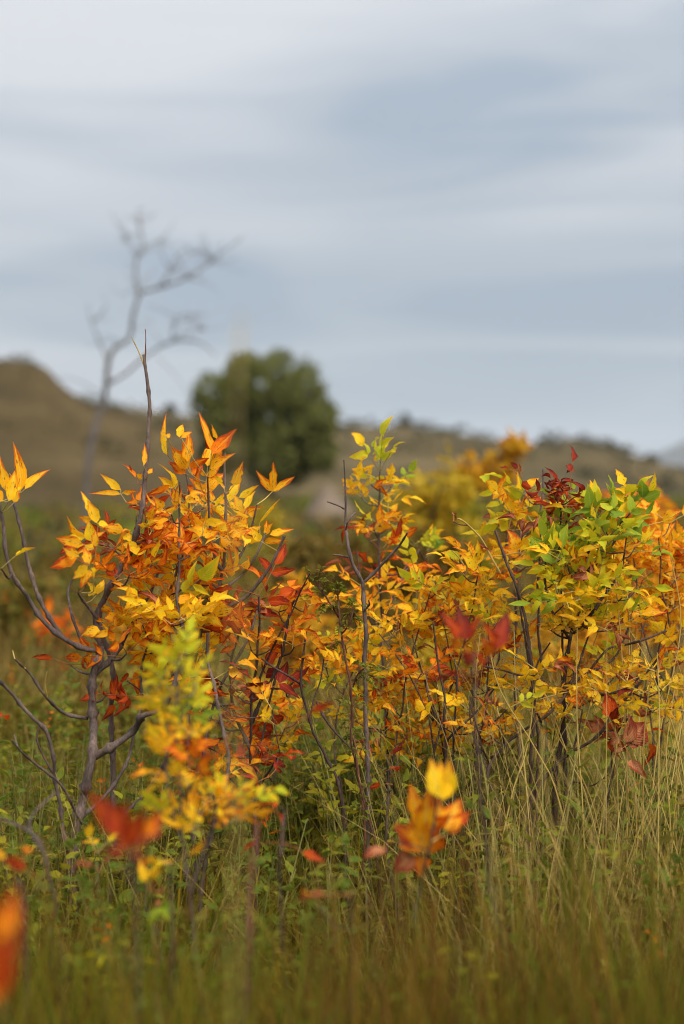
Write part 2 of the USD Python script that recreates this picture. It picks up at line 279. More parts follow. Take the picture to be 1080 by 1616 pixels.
hill('grassy_ridge', [(-400, 640), (150, 640), (230, 645), (310, 655), (430, 662), (540, 668), (600, 673), (640, 672), (700, 680), (760, 690), (810, 698), (850, 700), (900, 694), (950, 700), (985, 714), (1030, 730), (1080, 737), (1300, 748), (1700, 756)], 270, 150, 120, 3.0, RIDGE, 2.5, -130, 150, 7)
hill('distant_mountains', [(-800, 765), (300, 765), (700, 750), (900, 742), (1000, 733), (1040, 716), (1075, 698), (1120, 682), (1200, 690), (1300, 668), (1500, 690), (2000, 760)], 5000, 900, 1500, 40, MOUNT, 60, -1800, 3000, 12)
def mound(X, Y):
    r = np.hypot((X + 0.36) / 0.95, (Y - 42) / 1.6); q = np.stack([X * 1.2, Y * 1.2, 0 * X], -1)
    return G(X, Y) - 0.25 + 1.35 * np.clip(1.05 - r, 0, 1) ** 0.7 + (meshkit.fbm(q * 1.6, 4, 2) - 0.5) * 0.9 * np.clip(1.05 - r, 0, 1)
v, f = grid(np.linspace(-2.4, 1.2, 40), np.linspace(39.4, 44.6, 40), mound)
tag(stage.GetPrimAtPath(add_mesh('/World', 'bare_earth_mound', v, f, EARTH)), kind='structure')

# ------------------------------------------------------------------ the air
HAZE = usdkit.material(stage, '/World/Looks/thin_haze', {'v': ('principled_volume', {'color': (0.80, 0.87, 0.95), 'density': 0.00011, 'anisotropy': 0.2})}, [], volume='v.volume')
import trimesh
hz = trimesh.creation.box([14000, 14000, 330.0]); hz.apply_translation([0, 0, 330 / 2 - 45.0])
tag(stage.GetPrimAtPath(add_mesh('/World', 'haze', hz.vertices, hz.faces, HAZE, smooth=False)), 'thin haze over the whole plain', 'haze', kind='stuff')

# ------------------------------------------------------------------ far trees
def foliage(centres, radii, n, size, rng, holes=(), aspect=0.55, shell=0.45, gap=0.36):
    """Many leaf-sized blades through the volume of several lobes, in clumps, with gaps."""
    c = np.asarray(centres, float); r = np.asarray(radii, float); r = np.stack([r, r, r], -1) if r.ndim == 1 else r
    w = r.prod(1) ** (2 / 3); parts = []
    while len(parts) < n:
        k = rng.choice(len(c), p=w / w.sum()); u = unit(rng.normal(size=3)); q = c[k] + r[k] * u * rng.uniform(shell, 1.0) ** 0.6
        if meshkit.noise(q / (size * 3.0), 5) < gap: continue
        if any(np.linalg.norm((q - h)[[0, 2]]) < hr for h, hr in holes): continue
        L = size * rng.uniform(0.7, 1.3)
        parts.append(leaflet(q, unit(rng.normal(size=3) + u * 0.8 + [0, 0, -0.2]), unit(rng.normal(size=3) + [0, 0, 0.9]), L, L * aspect * 0.5, rng))
    return join(parts)
TREE_LEAF = LM['tree'] = leaf_material('tree_leaf', (0.15, 0.160, 0.036), (0.21, 0.21, 0.050), (0.12, 0.10, 0.02), 0.0, (0.10, 0.07, 0.02), 0.0, transl=0.25, vein=(0.09, 0.10, 0.03))
SCRUB_LEAF = leaf_material('dark_scrub_leaf', (0.045, 0.048, 0.020), (0.075, 0.070, 0.028), (0.09, 0.07, 0.03), 0.0, (0.10, 0.07, 0.02), 0.0, transl=0.2, vein=(0.07, 0.07, 0.03))

rng = np.random.default_rng(11)
D = 60.0; m = D / 2250
base = P(425, 775, D); base[2] = G(base[0], base[1]) - 0.1
t, o = thing('round_tree', 'dark green round-crowned tree standing alone at the foot of the ridge', 'tree', base)
lobes = [(428, 612, 50), (388, 606, 40), (470, 618, 46), (334, 618, 30), (340, 655, 38), (372, 640, 40), (350, 690, 34), (495, 670, 36), (450, 660, 55), (400, 665, 52), (430, 710, 56), (485, 705, 40), (370, 700, 42), (508, 655, 26), (505, 715, 30), (318, 640, 20), (440, 582, 32), (478, 590, 28), (385, 585, 30), (345, 720, 34), (460, 735, 34)]
cen = [P(x, y, D + rng.uniform(-1.0, 1.0)) - o for x, y, r in lobes]; rad = [[r * m, r * m * 1.15, r * m] for x, y, r in lobes]
v, f, st = foliage(cen, rad, 17000, 0.24, rng, holes=[(P(415, 608, D) - o, 0.2)])
add_mesh(t, 'crown', v, f, TREE_LEAF, st)
tp = np.array([[0, 0, -0.2], [0.05, 0, 0.8], [0.0, 0.1, 1.8], [0.1, 0.1, 3.4]])
add_mesh(t, 'trunk', *tube(spline(tp), np.linspace(0.24, 0.10, 13), 10), BARK)
for k in range(9):
    e = cen[k] ; s = np.array([0, 0.05, rng.uniform(0.9, 2.2)])
    p = spline([s, (s + e) / 2 + rng.normal(0, 0.2, 3), e]); add_mesh(t, 'limb', *tube(p, np.linspace(0.10, 0.03, len(p)), 6), BARK)

D = 16.0; m = D / 2250
base = P(132, 800, D); base[2] = G(base[0], base[1]) - 0.05
t, o = thing('bare_tree', 'leafless grey dead tree with crooked forked branches before the brown hill', 'tree', base)
def px_tube(pts, d0, d1, r0, r1, rng, sides=6):
    p = np.array([P(x, y, d) for (x, y), d in zip(pts, np.linspace(d0, d1, len(pts)))]) - o
    s = spline(p); return tube(s, 0.42 * np.linspace(r0, r1, len(s)), sides, 0.25, rng)
trunk = [(137, 758), (150, 675), (164, 634), (168, 604), (171, 572), (180, 551), (204, 533), (210, 498), (218, 465), (214, 433), (217, 406), (227, 391), (221, 355), (218, 330)]
tp = np.vstack([[0, 0, -0.1], np.array([P(x, y, D + 0.03 * i) for i, (x, y) in enumerate(trunk)]) - o]); s = spline(tp)
add_mesh(t, 'trunk', *tube(s, np.concatenate([np.linspace(0.040, 0.028, 20), np.linspace(0.028, 0.005, len(s) - 20)]), 8, 0.3, rng), BARK_GREY)
for pts, dd, r in [([(227, 391), (251, 379), (269, 361), (276, 345)], 0.2, 0.018), ([(216, 406), (200, 379), (192, 344)], -0.3, 0.014), ([(221, 462), (257, 452), (296, 438), (334, 412), (384, 373)], 0.6, 0.042),
                   ([(260, 450), (269, 424), (304, 400), (322, 392)], 0.9, 0.022), ([(334, 412), (367, 424), (390, 432)], 0.8, 0.010), ([(168, 607), (198, 590), (233, 560), (272, 539), (313, 539), (343, 563)], -0.6, 0.045),
                   ([(272, 539), (275, 512), (284, 498), (319, 495)], -0.9, 0.024), ([(280, 500), (251, 488), (230, 480)], -0.7, 0.014), ([(290, 526), (320, 520), (356, 518)], -1.0, 0.012),
                   ([(171, 572), (156, 539), (144, 504), (138, 478)], 0.4, 0.030), ([(147, 508), (168, 482), (160, 462)], 0.5, 0.014), ([(157, 540), (140, 545), (128, 530)], 0.7, 0.010), ([(160, 622), (130, 604), (100, 596), (70, 604)], -0.4, 0.016),
                   ([(248, 562), (284, 601), (307, 640)], -0.5, 0.012), ([(214, 455), (190, 465), (172, 445)], 0.3, 0.012), ([(226, 505), (240, 510), (233, 498)], 0.1, 0.012), ([(300, 438), (335, 452), (350, 470)], 0.5, 0.008), ([(190, 540), (170, 530), (150, 528)], -0.2, 0.010), ([(219, 452), (240, 430), (252, 424)], 0.3, 0.012)]:
    add_mesh(t, 'branch', *px_tube(pts, D + dd * 0.1, D + dd, r, max(0.004, r * 0.3), rng), BARK_GREY)

for k in range(70):
    q = s[int(rng.integers(22, len(s)))] if k < 18 else None
    if q is None:
        pts = [(257, 452), (296, 438), (334, 412), (365, 388), (233, 560), (272, 539), (300, 539), (275, 512), (300, 497), (156, 539), (144, 504), (251, 379), (200, 379), (304, 400), (269, 424), (320, 520)]; x, y = pts[int(rng.integers(len(pts)))]
        q = P(x + rng.normal(0, 3), y + rng.normal(0, 2), D + rng.normal(0, 0.3)) - o
    a = rng.uniform(0, 6.28); L = rng.uniform(0.12, 0.38); e = q + L * np.array([math.cos(a) * 0.8, math.sin(a) * 0.8, rng.uniform(-0.1, 0.9)])
    add_mesh(t, 'twig', *tube(spline([q, (q + e) / 2 + rng.normal(0, 0.025, 3), e]), np.linspace(0.006, 0.0025, 9), 4), BARK_GREY)

def bush(name, label, cat, px, py, d, rpx, hpx, leafmat, n, size, seed, group=None, stems=4, twig=BARK_DARK, aspect=0.5):
    """A bush: stems from the ground and one mass of leaves; px, py is the top of its crown."""
    rng = np.random.default_rng(seed); m = d / 2250
    b = P(px, py, d); top = b[2]; g = float(GZ(b[0], b[1])); t, o = thing(name, label, cat, (b[0], b[1], g), group)
    H = top - g; hr = hpx * m / 2; rr = rpx * m; cs, rs = [], []
    for k in range(12):
        a = rng.uniform(0, 6.28); q = rng.uniform(0, 0.95) * rr
        cs.append([q * math.cos(a), q * math.sin(a), H - hr + rng.uniform(-0.6, 0.55) * hr - (0.35 * H if k > 8 else 0)]); rs.append([rr * rng.uniform(0.18, 0.5), rr * rng.uniform(0.18, 0.5), hr * rng.uniform(0.2, 0.5)])
    v, f, st = foliage(cs, rs, n, size, rng, aspect=aspect, shell=0.2)
    for k in range(stems):
        e = np.array(cs[k]); s = np.array([rng.normal(0, 0.08) * rr, rng.normal(0, 0.08) * rr, -0.05])
        p = spline([s, s * 0.6 + e * 0.4 + rng.normal(0, 0.06 * H, 3), e]); add_mesh(t, 'stem', *tube(p, np.linspace(0.012, 0.005, len(p)) * max(1, H), 5), twig)
    add_mesh(t, 'foliage', v, f, leafmat, st)
RIDGE_D = 268.0
GZ = G
def on_ridge(x, y): return P(*_rp)[2]
for px, py, rpx, hpx, lab in [(636, 650, 17, 30, 'small dark round tree alone on the crest of the ridge'), (966, 690, 16, 24, 'dark bushy tree on the right end of the ridge crest'), (1022, 712, 14, 22, 'last dark tree where the ridge runs down at the right'),
                              (853, 690, 12, 18, 'low dark shrub on the ridge between the yellow bush and the crest trees'), (266, 634, 12, 24, 'tiny dark tree on the ridge left of the round tree'), (702, 677, 16, 10, 'flat dark thicket on the ridge crest behind the yellow bushes'), (905, 690, 14, 10, 'low dark scrub on the bare hump of the ridge')]:
    _rp = (px, py + hpx, RIDGE_D); GZ = on_ridge
    bush('ridge_tree', lab, 'tree', px, py, RIDGE_D, rpx, hpx, SCRUB_LEAF, 420, 0.75, px, stems=2)
GZ = G
# middle distance bushes, out of focus
for px, py, d, rpx, hpx, mt, n, s, lab in [
    (778, 672, 9.0, 46, 120, 'mutedgold', 420, 0.085, 'golden orange bush out of focus on the skyline right of centre'),
    (690, 692, 8.2, 70, 190, 'mutedyellow', 420, 0.085, 'dull yellow bush left of the golden bush, its crown lower and looser'),
    (735, 735, 8.8, 110, 220, 'palegreen', 760, 0.085, 'pale green bush low between the two yellow bushes'),
    (1000, 752, 7.0, 55, 130, 'gold', 420, 0.08, 'orange bush out of focus behind the green-leaved sapling'),
    (1060, 850, 6.2, 40, 130, 'redorange', 260, 0.08, 'red bush at the right edge behind the yellow sapling'),
    (1002, 775, 7.6, 30, 110, 'limeyellow', 240, 0.08, 'narrow yellow bush behind the orange bush'),
    (425, 785, 11.0, 50, 130, 'mutedyellow', 300, 0.085, 'faded yellow bush in the meadow under the round tree'),
    (545, 800, 9.0, 90, 200, 'brown', 700, 0.085, 'brown bush in the middle of the meadow behind the bare twig'),
    (640, 815, 7.0, 100, 200, 'brown', 700, 0.08, 'low brown bush behind the lime-tipped sapling'),
    (870, 775, 10.0, 90, 130, 'brown', 520, 0.085, 'low brown bush in the meadow right of the golden bush'),
    (50, 895, 7.5, 110, 130, 'olive', 620, 0.08, 'low olive bush in the meadow at the left edge'),
    (225, 930, 6.0, 50, 130, 'mutedgold', 260, 0.075, 'dull gold bush out of focus behind the left sapling'),
    (88, 962, 6.6, 36, 60, 'orange', 90, 0.075, 'small orange bush low in the grass behind the forked bare branches'),
    (470, 900, 5.6, 75, 190, 'mutedgold', 360, 0.075, 'dull gold bush behind the gap left of the bare twig'),
    (700, 930, 5.0, 95, 240, 'mutedyellow', 520, 0.07, 'dull yellow bush behind the centre of the sapling thicket'),
    (930, 925, 5.2, 90, 240, 'mutedgold', 480, 0.07, 'dull gold bush behind the stems of the green-leaved sapling'),
    (110, 850, 12.0, 110, 120, 'brown', 620, 0.09, 'broad brown bush in the meadow under the bare tree'),
    (330, 850, 9.5, 110, 140, 'olive', 620, 0.085, 'olive bush behind the bushy orange sapling'),
    (490, 830, 7.6, 70, 170, 'brown', 480, 0.08, 'brown bush between the orange sapling and the bare forked twig'),
    (250, 1000, 5.0, 120, 200, 'olive', 620, 0.06, 'low olive bush behind the trunk of the forked sapling'),
    (420, 1040, 4.6, 100, 200, 'mutedyellow', 420, 0.05, 'yellowing low bush behind the dark red leaved sapling'),
    (60, 1060, 4.8, 120, 200, 'olive', 620, 0.05, 'low olive bush behind the bare curved branches at left'),
    (590, 1050, 4.5, 110, 220, 'palegreen', 560, 0.05, 'low pale green bush behind the fine-leaved plants'),
    (800, 1050, 4.4, 120, 220, 'olive', 560, 0.05, 'low olive bush behind the yellow thicket'),
    (980, 1060, 4.4, 110, 220, 'mutedyellow', 520, 0.05, 'low yellowing bush behind the straw stalks'),
    (600, 905, 6.0, 90, 200, 'brown', 480, 0.07, 'brown bush behind the slim lime-tipped sapling'),
]:
    bush('background_bush', lab, 'bush', px, py, d, rpx, hpx, LM[pick(mt, np.random.default_rng(px))] if mt in PAL and mt not in LM else LM[mt], n, s, px + 7)

# ------------------------------------------------------------------ grass
def blades(n, y0, y1, h0, h1, w0, w1, tilt, bend, seed, clump=0.0, dens=1.0, x_extra=0.5, segs=4, bounds=None):
    rng = np.random.default_rng(seed); X = np.zeros((0, 2))
    while len(X) < n:
        y = y0 + (y1 - y0) * rng.random(n) ** dens; x = rng.uniform(-1, 1, n) * (0.25 * y + x_extra); q = np.stack([x, y], -1)
        if bounds: q = q[(q[:, 0] > bounds[0]) & (q[:, 0] < bounds[1])]
        if clump: q = q[meshkit.fbm(np.stack([q[:, 0] * 5, q[:, 1] * 5, 0 * q[:, 0]], -1), 2, seed) + rng.normal(0, 0.08, len(q)) > clump]
        X = np.vstack([X, q])
    X = X[:n]; z = G(X[:, 0], X[:, 1]) - 0.02
    h = rng.uniform(h0, h1, n) * (0.75 + 0.5 * meshkit.fbm(np.stack([X[:, 0] * 1.3, X[:, 1] * 1.3, 0 * z], -1), 2, 3))
    w = rng.uniform(w0, w1, n); a = rng.uniform(0, 2 * math.pi, n); tl = np.abs(rng.normal(0, tilt, n)); b = rng.normal(0, bend, n)
    s = np.linspace(0, 1, segs + 1)[None]; dirx, diry = np.cos(a), np.sin(a); ang = tl[:, None] + np.abs(b)[:, None] * s
    dz = np.cos(ang); dr = np.sin(ang); st_ = h[:, None] / segs
    zz = np.concatenate([np.zeros((n, 1)), np.cumsum(dz[:, 1:] * st_, 1)], 1); rr = np.concatenate([np.zeros((n, 1)), np.cumsum(dr[:, 1:] * st_, 1)], 1)
    mid = np.stack([X[:, :1] + rr * dirx[:, None], X[:, 1:] + rr * diry[:, None], z[:, None] + zz], -1)
    ra = rng.uniform(0, 2 * math.pi, n); side = np.stack([np.cos(ra), np.sin(ra), 0 * ra], -1); ww = w[:, None] * (1 - s ** 1.6 * 0.92) * np.where(s == 0, 0.7, 1)
    v = np.stack([mid - ww[..., None] * side[:, None], mid + ww[..., None] * side[:, None]], 2)
    idx = np.arange(n)[:, None] * (2 * (segs + 1)) + np.arange(segs)[None] * 2; q = np.stack([idx, idx + 1, idx + 3, idx + 2], -1).reshape(-1, 4)
    f = np.vstack([q[:, [0, 1, 2]], q[:, [0, 2, 3]]])
    rnd = rng.random(n)[:, None, None] * 0.999; st = np.stack([np.broadcast_to(rnd, (n, segs + 1, 2)), np.broadcast_to(s[..., None], (n, segs + 1, 2))], -1)
    return v.reshape(-1, 3), f, st.reshape(-1, 2)
def stuff(name, mesh, material, label, cat='grass'):
    p = add_mesh('/World', name, mesh[0], mesh[1], material, mesh[2]); tag(stage.GetPrimAtPath(p), label, cat, kind='stuff')
stuff('green_grass', blades(34000, 1.25, 5.2, 0.26, 0.52, 0.0012, 0.0036, 0.30, 0.95, 1, clump=0.45), GRASS, 'green meadow grass filling the foreground between the saplings')
stuff('dry_grass', blades(3600, 1.25, 6.5, 0.35, 0.66, 0.0006, 0.0012, 0.26, 0.4, 2, clump=0.48), STRAW, 'thin straw-coloured dry grass mixed through the green')
stuff('dead_grass', blades(13000, 1.25, 6.5, 0.22, 0.48, 0.0009, 0.0024, 0.5, 1.0, 3, clump=0.46), THATCH, 'brown dead grass low in the sward')
stuff('tall_grass', blades(2600, 1.22, 2.0, 0.52, 0.78, 0.0018, 0.0046, 0.14, 0.5, 5, clump=0.5, x_extra=0.3), SEDGE, 'broad bright green grass blurred close to the camera')
stuff('tall_grass', blades(3400, 1.22, 2.0, 0.52, 0.78, 0.0016, 0.0042, 0.14, 0.5, 15, clump=0.46, x_extra=0.3), GRASS, 'tall dark green grass blurred close to the camera')
stuff('tall_grass', blades(3000, 1.22, 2.1, 0.55, 0.82, 0.0012, 0.0036, 0.15, 0.3, 6, clump=0.5, x_extra=0.3), THATCH, 'tall brown grass blurred close to the camera')
stuff('dry_grass', blades(1700, 1.9, 4.2, 0.50, 0.92, 0.0006, 0.0013, 0.24, 0.35, 8, clump=0.4, bounds=(0.12, 3)), STRAW, 'dry straw-coloured grass standing thick at the right')
stuff('dead_grass', blades(4500, 1.5, 4.2, 0.30, 0.58, 0.0009, 0.0022, 0.35, 0.7, 9, clump=0.4, bounds=(0.2, 3)), THATCH, 'brown dead grass thick in the sward at the right')
def cover(n, y0, y1, seed):
    """Small leaves of low herbs, at all heights of the sward, in patches."""
    r = np.random.default_rng(seed); out = {'weed': [], 'olive': [], 'palegreen': [], 'orange': []}
    while sum(map(len, out.values())) < n:
        y = y0 + (y1 - y0) * r.random() ** 0.9; x = r.uniform(-1, 1) * (0.25 * y + 0.5)
        if meshkit.fbm(np.array([x * 3.2, y * 3.2, 0.5]), 2, seed) < 0.47: continue
        hh = 0.62 * meshkit.fbm(np.array([x * 2.1, y * 2.1, 3.5]), 2, seed + 1) ** 0.8 + 0.10; b = np.array([x, y, float(G(x, y)) + hh * r.random() ** 0.6]); k = r.integers(3, 7); up = unit(r.normal(0, 0.5, 3) + [0, 0, 1.0]); ax = unit(r.normal(0, 0.4, 3) + [0, 0, 1])
        kind = r.choice(['weed', 'olive', 'palegreen', 'orange'], p=[0.58, 0.27, 0.13, 0.02])
        for j in range(k):
            a = j * 2.4 + r.random(); d = np.array([math.cos(a), math.sin(a), r.uniform(0, 0.7)]); L = r.uniform(0.016, 0.034)
            out[kind].append(leaflet(b + ax * 0.013 * j, d, up + r.normal(0, 0.3, 3), L, L * r.uniform(0.22, 0.36), r, tooth=0.05))
    return out
for kind, leaves in cover(19000, 2.1, 7.0, 31).items():
    stuff('ground_cover', join(leaves), LM[kind], {'weed': 'small green leaves of low herbs crowding the grass under the saplings', 'olive': 'dull olive leaves of low herbs crowding the grass', 'palegreen': 'yellowing leaves of low herbs scattered through the grass', 'orange': 'fallen orange leaves caught low in the grass'}[kind], 'ground cover')

RIDGE_TOP = [(-400, 640), (150, 640), (230, 645), (310, 655), (430, 662), (540, 668), (600, 673), (640, 672), (700, 680), (760, 690), (810, 698), (850, 700), (900, 694), (950, 700), (985, 714), (1030, 730), (1080, 737), (1300, 748), (1700, 756)]
BUTTE_TOP = [(-900, 610), (-500, 580), (-200, 567), (-60, 568), (0, 570), (45, 573), (74, 581), (92, 602), (112, 621), (138, 633), (165, 641), (230, 660), (310, 690), (380, 730), (430, 775)]
def slope_scrub(name, label, x0, x1, top, d, front, n, s0, s1, seed):
    """Dark shrubs dotted over a hillside, too far off to tell apart."""
    r = np.random.default_rng(seed); parts = []; zt = crest(top, d)
    while len(parts) < n * 16:
        px = r.uniform(x0, x1); q = 0.03 + 0.95 * r.random() ** 1.3; dd = d - q * front
        if meshkit.fbm(np.array([px * 0.02, q * 5, 1.0]), 2, seed) < 0.47: continue
        t = 1 - q; prof = 0.4 * t + 0.6 * t * t * (3 - 2 * t); X = (px - 540) / 2250 * dd; z = -0.6 + (zt((px - 540) / 2250 * d) + 0.6) * prof; S = r.uniform(s0, s1)
        for k in range(16):
            u = unit(r.normal(size=3)); parts.append(leaflet(np.array([X, dd, z]) + u * S * [0.6, 0.6, 0.4] * r.random() ** 0.4 + [0, 0, S * 0.25], u, unit(r.normal(size=3) + [0, 0, 0.8]), S * 0.5, S * 0.16, r))
    stuff(name, join(parts), SCRUB_LEAF, label, 'scrub')
slope_scrub('ridge_scrub', 'dark low scrub dotted over the dry ridge', 150, 1300, RIDGE_TOP, 270, 140, 170, 1.0, 2.4, 41)
slope_scrub('hill_scrub', 'dark low scrub dotted over the brown hill at left', -100, 400, BUTTE_TOP, 120, 58, 150, 0.4, 1.1, 42)
def tuft(n, h0, h1, rad, seed):
    rng = np.random.default_rng(seed); parts = []
    for k in range(n):
        h = rng.uniform(h0, h1); a = rng.uniform(0, 6.28); q = rng.random() ** 0.5 * rad; b = np.array([q * math.cos(a), q * math.sin(a), -0.02]); d = np.array([math.cos(a + rng.normal(0, 0.6)), math.sin(a + rng.normal(0, 0.6)), 0])
        s = np.linspace(0, 1, 4)[:, None]; ln = rng.uniform(0.1, 0.5) * h; mid = b + d * ln * s ** 2 + np.array([0, 0, h]) * s; side = unit(rng.normal(size=3) * [1, 1, 0]); w = 0.005 * (1.05 - s)
        v = np.stack([mid - side * w, mid + side * w], 1).reshape(-1, 3); i = np.arange(3) * 2; q = np.stack([i, i + 1, i + 3, i + 2], -1)
        parts.append((v, np.vstack([q[:, [0, 1, 2]], q[:, [0, 2, 3]]]), np.stack([np.full(8, rng.random()), np.repeat(s.ravel(), 2)], -1)))
    return join(parts)
def instancer(name, protos, pos, scale, rng, label, cat, kind='stuff'):
    pi = UsdGeom.PointInstancer.Define(stage, '/World/' + name); paths = []
    for k, (mesh, mt) in enumerate(protos):
        paths.append(Sdf.Path(add_mesh(f'/World/{name}', 'tuft', mesh[0], mesh[1], mt, mesh[2])))
    pi.CreatePrototypesRel().SetTargets(paths); n = len(pos); a = rng.uniform(0, math.pi, n)
    pi.CreateProtoIndicesAttr(Vt.IntArray.FromNumpy(rng.integers(0, len(protos), n).astype(np.int32))); pi.CreatePositionsAttr(Vt.Vec3fArray.FromNumpy(pos.astype(np.float32)))
    pi.CreateScalesAttr(Vt.Vec3fArray.FromNumpy(np.repeat(scale[:, None], 3, 1).astype(np.float32)))
    pi.CreateOrientationsAttr(Vt.QuathArray([Gf.Quath(float(math.cos(x)), 0.0, 0.0, float(math.sin(x))) for x in a]))
    tag(pi.GetPrim(), label, cat, kind=kind)
rng = np.random.default_rng(21)
def field(n, y0, y1, k=1.0):
    y = y0 + (y1 - y0) * rng.random(n) ** k; x = rng.uniform(-1, 1, n) * (0.27 * y + 1.5); return np.stack([x, y, G(x, y)], -1)
pos = field(10500, 4.8, 45, 1.5)
instancer('meadow_tufts', [(tuft(26, 0.28, 0.52, 0.14, 1), MEADOW), (tuft(26, 0.25, 0.5, 0.16, 2), THATCH), (tuft(12, 0.3, 0.55, 0.14, 3), STRAW), (tuft(26, 0.25, 0.5, 0.16, 4), THATCH), (tuft(26, 0.25, 0.5, 0.16, 5), MEADOW)], pos, rng.uniform(0.7, 1.25, len(pos)), rng, 'tufted meadow grass running back to the foot of the hills', 'grass')
def clump_mesh(n, seed):
    r = np.random.default_rng(seed); return foliage([[0, 0, 0.30], [0.2, 0.1, 0.22], [-0.2, -0.1, 0.24]], [[0.34, 0.34, 0.26]] * 3, n, 0.13, r)
pos = field(1500, 14, 125, 1.3); pos = pos[meshkit.fbm(np.stack([pos[:, 0] * 0.15, pos[:, 1] * 0.15, 0 * pos[:, 0]], -1), 2, 6) > 0.45]
instancer('meadow_scrub', [(clump_mesh(60, 1), LM['olive']), (clump_mesh(60, 2), SCRUB_LEAF), (clump_mesh(60, 3), LM['weed'])], pos, rng.uniform(0.6, 1.5, len(pos)), rng, 'low grey green scrub scattered over the far meadow', 'scrub')

# ------------------------------------------------------------------ saplings with compound leaves
STALKS = {'yellow': STALK, 'gold': STALK, 'orange': STALK_RED, 'red': STALK_RED, 'dark_red': STALK_RED, 'lime': STALK_GREEN, 'green': STALK_GREEN, 'spotty': STALK, 'dry': STALK_RED, 'weed': STALK_GREEN, 'olive': STALK_GREEN}
def compound_leaf(t, base, d, up, size, nl, kind, rng, dead=False, pet=1.0):
    """A petiole and rachis (the part) carrying opposite leaflets and one at the tip (sub-parts). size = length of the tip leaflet."""
    d = unit(d); s = unit(np.cross(d, up)); up = np.cross(s, d)
    pet = pet * size * rng.uniform(0.55, 0.95); pairs = (nl - 1) // 2; gap = size * rng.uniform(0.42, 0.58); n = 7
    L = pet + gap * max(pairs - 0.3, 0.3); k = np.linspace(0, 1, n)[:, None]; droop = rng.uniform(-0.05, 0.35)
    p = base + d * L * k - (up * 0.55 + np.array([0, 0, 0.45])) * droop * L * k ** 2 + s * rng.normal(0, 0.05) * L * k ** 2
    path = add_mesh(t, 'compound_leaf', *tube(p, np.linspace(0.0010, 0.0006, n), 5), STALKS[kind])
    at = lambda q: np.array([np.interp(q, k[:, 0], p[:, c]) for c in range(3)])
    tg = lambda q: unit(at(min(1, q + 0.1)) - at(q - 0.1))
    def add(b, dd, nn, LL):
        v, f, st = leaflet(b, dd, nn, LL, LL * rng.uniform(0.19, 0.29), rng, tooth=rng.uniform(0.05, 0.24), curl=rng.normal(0.45, 0.65) if not dead else rng.normal(1.6, 0.8), fold=rng.uniform(0.1, 0.7) if not dead else rng.uniform(0.5, 1.2))
        add_mesh(path, 'leaflet', v, f, LM[kind if rng.random() < 0.86 else pick(KIN[kind], rng)], st)
    e = tg(0.97); add(p[-1], e + rng.normal(0, 0.12, 3), up + rng.normal(0, 0.25, 3), size * rng.uniform(0.9, 1.1))
    for i in range(pairs):
        q = (pet + gap * i * 0.95) / L if pairs > 1 else pet / L
        q = min(q, 0.98)
        for sg in (-1, 1):
            a = rng.uniform(0.6, 1.05); dd = tg(q) * math.cos(a) + sg * s * math.sin(a) + up * rng.normal(0.05, 0.22)
            add(at(q), dd, up + rng.normal(0, 0.3, 3) + sg * s * 0.25, size * rng.uniform(0.68, 0.98))
KIN = {'yellow': 'yellow', 'gold': 'gold', 'orange': 'redorange', 'red': 'redorange', 'dark_red': 'red', 'lime': 'limeyellow', 'green': 'green', 'spotty': 'spotty', 'dry': 'dry', 'weed': 'weed', 'olive': 'olive'}

